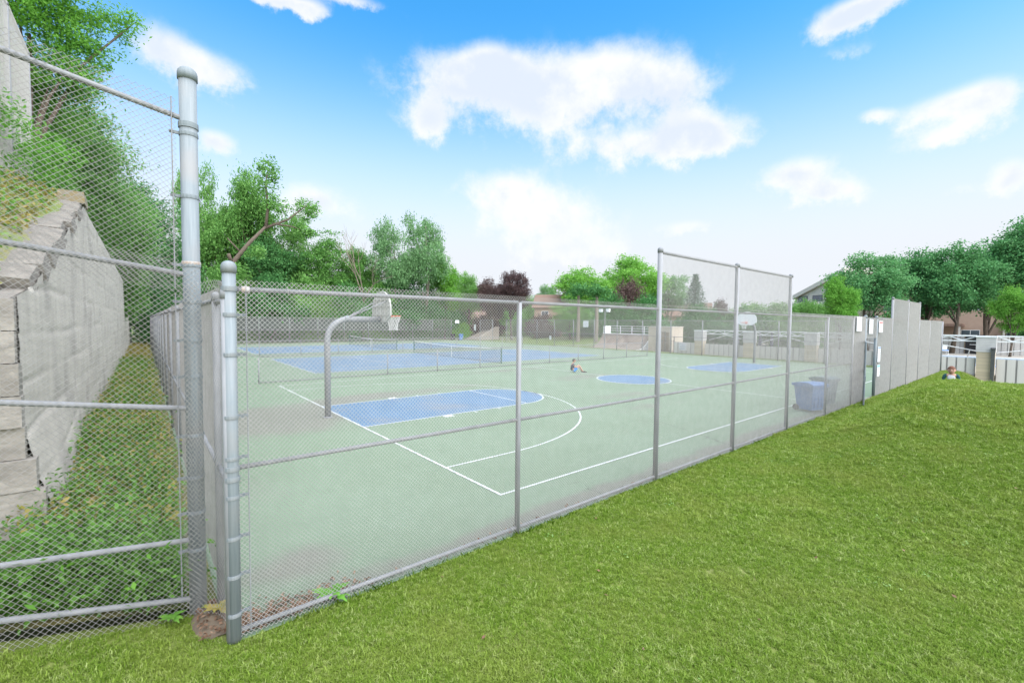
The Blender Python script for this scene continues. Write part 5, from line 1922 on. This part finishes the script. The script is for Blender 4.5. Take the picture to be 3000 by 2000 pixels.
# local +x is the way the child faces
bv = [(0, 0, .11), (-.03, 0, .26), (-.02, 0, .42), (.01, 0, .50), (.04, 0, .57),
      (.10, .09, .11), (.34, .10, .40), (.52, .11, .08), (.64, .11, .035),
      (.10, -.09, .11), (.36, -.10, .41), (.55, -.11, .08), (.67, -.11, .035),
      (.0, .15, .46), (.12, .19, .30), (.33, .14, .33), (.0, -.15, .46), (.13, -.19, .30), (.35, -.14, .33)]
be = [(0, 1), (1, 2), (2, 3), (3, 4), (0, 5), (5, 6), (6, 7), (7, 8), (0, 9), (9, 10), (10, 11), (11, 12), (2, 13), (13, 14), (14, 15), (2, 16), (16, 17), (17, 18)]
bvr = [.10, .095, .095, .045, .042, .075, .052, .036, .028, .075, .052, .036, .028, .042, .033, .024, .042, .033, .024]
skin_mesh('body', bv, be, bvr, M_skin, kid)
skin_mesh('shirt', [(-.02, 0, .09), (-.035, 0, .26), (-.02, 0, .42), (.01, 0, .50), (.0, .15, .455), (.07, .18, .37), (.0, -.15, .455), (.07, -.18, .37)], [(0, 1), (1, 2), (2, 3), (2, 4), (4, 5), (2, 6), (6, 7)], [.125, .118, .115, .06, .062, .055, .062, .055], M_navy, kid)
skin_mesh('shorts', [(.02, 0, .10), (.10, .09, .115), (.24, .10, .27), (.10, -.09, .115), (.25, -.10, .28)], [(0, 1), (1, 2), (0, 3), (3, 4)], [.112, .088, .075, .088, .075], M_blueshort, kid)
for s, x in ((.11, .62), (-.11, .65)):
    put('shoe', MB().prism([(-.10, 0), (.13, 0), (.14, .04), (.02, .075), (-.10, .08)], 'y', -.04, .04).mesh('shoe', M_black), kid, (x, s, .0))
head(kid, (.07, 0, .665), .105, 0, M_darkhair, cap=True)

# boy standing behind the crest of the lawn
boy = thing('person', 'boy with short auburn hair and white shirt behind the grassy rise', 'person', (18.2, -3.48, float(lawn_h(18.2, -3.48))), math.radians(188))
hz = 1.36 - float(lawn_h(18.2, -3.48))      # standing height
k = hz / 1.40
B = [(0, 0, .74), (0, 0, .92), (0, 0, 1.07), (0, 0, 1.13), (0, 0, 1.20),
     (0, .09, .68), (.02, .10, .38), (0, .10, .08), (.12, .11, .03),
     (0, -.09, .68), (-.02, -.10, .38), (-.02, -.10, .08), (.10, -.11, .03),
     (0, .17, 1.06), (-.02, .22, .84), (.03, .22, .66), (0, -.17, 1.06), (-.02, -.22, .84), (.03, -.22, .66)]
E_ = be
skin_mesh('body', [(a * k, b * k, c * k) for a, b, c in B], E_, [r * k for r in (.11, .10, .10, .05, .048, .078, .052, .036, .03, .078, .052, .036, .03, .045, .036, .028, .045, .036, .028)], M_skin, boy)
skin_mesh('shirt', [(a * k, b * k, c * k) for a, b, c in [(0, 0, .70), (0, 0, .90), (0, 0, 1.05), (0, 0, 1.125), (.01, .10, 1.075), (.01, -.10, 1.075)]], [(0, 1), (1, 2), (2, 3), (2, 4), (2, 5)], [r * k for r in (.13, .125, .125, .07, .075, .075)], M_whitecloth, boy)
skin_mesh('sleeve', [(a * k, b * k, c * k) for a, b, c in [(0, .11, 1.10), (0, .18, 1.06), (-.01, .215, .93), (-.02, .225, .84)]], [(0, 1), (1, 2), (2, 3)], [r * k for r in (.055, .066, .058, .052)], M_tealcloth, boy)
skin_mesh('sleeve', [(a * k, b * k, c * k) for a, b, c in [(0, -.11, 1.10), (0, -.18, 1.06), (-.01, -.215, .93), (-.02, -.225, .84)]], [(0, 1), (1, 2), (2, 3)], [r * k for r in (.055, .066, .058, .052)], M_tealcloth, boy)
skin_mesh('shorts', [(a * k, b * k, c * k) for a, b, c in [(0, 0, .74), (0, .09, .66), (.01, .10, .44), (0, -.09, .66), (-.01, -.10, .44)]], [(0, 1), (1, 2), (0, 3), (3, 4)], [r * k for r in (.125, .095, .085, .095, .085)], M_navy, boy)
for s, x in ((.11, .05), (-.11, .03)):
    put('shoe', MB().prism([(-.10, 0), (.13, 0), (.14, .04), (.02, .075), (-.10, .08)], 'y', -.045, .045).mesh('shoe', M_black), boy, (x * k, s * k, .0))
head(boy, (.01, 0, 1.31 * k - .045), .145, 0, M_redhair)


# ------------------------------------------------------------------ houses and apartment blocks
def window(parent, x, y, z, w, h, axis, mat=M_glass, frame=M_white):
    """window set proud of a wall; axis 'x' means the wall faces -x"""
    if axis == 'x':
        f = put('window', MB().box(-.05, -.004, -w / 2, w / 2, 0, h).mesh('window', frame), parent, (x, y, z))
        put('pane', MB().box(-.06, -.052, -w / 2 + .06, -.03, .07, h - .07).mesh('pane', mat), f)
        put('pane', MB().box(-.06, -.052, .03, w / 2 - .06, .07, h - .07).mesh('pane', mat), f)
    else:
        f = put('window', MB().box(-w / 2, w / 2, -.05, -.004, 0, h).mesh('window', frame), parent, (x, y, z))
        put('pane', MB().box(-w / 2 + .06, -.03, -.06, -.052, .07, h - .07).mesh('pane', mat), f)
        put('pane', MB().box(.03, w / 2 - .06, -.06, -.052, .07, h - .07).mesh('pane', mat), f)


def house(label, loc, rz, w, d, h, roofh, wallm, wins):
    t = thing('house', label, 'house', loc, rz, 'houses behind the courts')
    put('wall', MB().box(0, d, -w / 2, w / 2, -.1, h).mesh('wall', wallm), t)
    put('roof', MB().prism([(-.5, h), (d + .5, h), (d / 2, h + roofh)], 'y', -w / 2 - .5, w / 2 + .5).mesh('roof', M_roofbrown), t)
    for (y, z, ww, hh) in wins:
        window(t, 0, y, z, ww, hh, 'x')
    return t


house('cream walled house peeping through the trees above the stone steps', (44.5, 64.8, 0), math.radians(40), 7, 7, 3.4, 2.2, M_creamwall, [(-1.5, 1.2, 1.2, 1.3), (1.5, 1.2, 1.2, 1.3)])
house('brown roofed house between the purple maple and the green trees', (55, 52.5, 0), math.radians(38), 9, 8, 5.6, 2.7, M_stucco, [(-2.5, 1.2, 1.3, 1.4), (2.5, 1.2, 1.3, 1.4), (-2.5, 3.6, 1.3, 1.4), (2.5, 3.6, 1.3, 1.4)])
house('low tan house glimpsed behind the pale trunks', (84, 46, 0), math.radians(25), 14, 8, 4.5, 3.0, M_stucco, [(-4, 1.2, 1.3, 1.4), (0, 1.2, 1.3, 1.4), (4, 1.2, 1.3, 1.4)])

# apartment block with balconies and a raking roof line, seen left of the maples
apt = thing('apartment_block', 'tan apartment block with white balconies above the young bright tree', 'building', (96.2, 26.6, 0), math.atan2(-19.0, -12.5))
put('wall', MB().prism([(0, -.1), (11.2, -.1), (11.2, 11.9), (0, 8.1)], 'y', 0, 12).mesh('wall', M_concpale), apt)
put('roof_edge', MB().prism([(-.4, 8.0), (11.6, 12.1), (11.6, 12.9), (-.4, 8.75)], 'y', -.5, 12.3).mesh('roof_edge', M_concpale), apt)
for fl in range(4):
    for k in range(3):
        x, z = 1.9 + k * 3.6, .4 + fl * 2.9
        if z + 2.4 > 8.1 + x * .34:
            continue
        wn = put('window', MB().box(-1.2, 1.2, -.05, -.004, .1, 2.3).mesh('window', M_dark), apt, (x, 0, z))
        put('pane', MB().box(-1.1, -.05, -.06, -.052, .2, 2.2).box(.05, 1.1, -.06, -.052, .2, 2.2).mesh('pane', M_glass), wn)
        put('balcony', MB().box(-1.5, 1.5, -1.6, -.062, -.1, .06).box(-1.5, 1.5, -1.6, -1.5, .061, 1.0).box(-1.5, -1.4, -1.498, -.062, .061, 1.0).box(1.4, 1.5, -1.498, -.062, .061, 1.0).mesh('balcony', M_concpale), apt, (x, 0, z))

# long low apartment block behind the maples
apb = thing('apartment_block', 'long two storey tan apartment building behind the maple row', 'building', (86, -14, 0), 0)
put('wall', MB().box(0, 10, -22, 26, -1.0, 9.0).mesh('wall', M_stucco), apb)
put('roof', MB().prism([(-.8, 9.0), (10.8, 9.0), (5, 11.6)], 'y', -22.8, 26.8).mesh('roof', M_roofbrown), apb)
for k in range(11):
    y = -20 + k * 4.4
    for z in (.9, 5.2):
        window(apb, 0, y, z, 1.9, 1.5, 'x')
for k, y in enumerate((-6.0, 8.0, 20.0)):
    p = put('porch', MB().box(-2.6, -.004, -4.2, 4.2, 2.9, 3.25).mesh('porch', M_roofbrown), apb, (0, y, 0))
    for q in (-3.9, 0, 3.9):
        put('porch_post', MB().box(-2.5, -2.3, q - .1, q + .1, -.9, 2.898).mesh('porch_post', M_concpale), p)
    put('porch_rail', MB().box(-2.5, -2.44, -4, 4, .2, 1.0).mesh('porch_rail', M_roofbrown), p)

# ------------------------------------------------------------------ stone steps and hedge at the far gate
st = thing('stone_steps', 'pale stone steps climbing from the far corner of the courts', 'steps', (35.2, 52.2, 0), .25)
for k in range(9):
    put('step', MB().box(.35 * k * 1.6, .35 * (k + 1) * 1.6 + .1, -1.2 - .0 * k, 1.3, .0, .17 * (k + 1)).mesh('step', M_path), st)
put('side_wall', MB().prism([(0, 0), (5.2, 0), (5.2, 2.1), (4.6, 2.1), (0, .35)], 'y', -1.6, -1.21).mesh('side_wall', M_path), st)
tree('bright green hedge left of the stone steps', 'bush', 36.0, 55.9, 2.7, 1.7, M_leaf_bright, rot=.4, h0=5.0, group='hedges by the far gate', name='hedge', cat='hedge')
bk = MB().prism([(34.6, -.03), (70, 1.9), (70, -.5), (34.6, -.5)], 'y', 29, 44)
struct(put('grass_slope', bk.mesh('grass_slope', M_ground)))
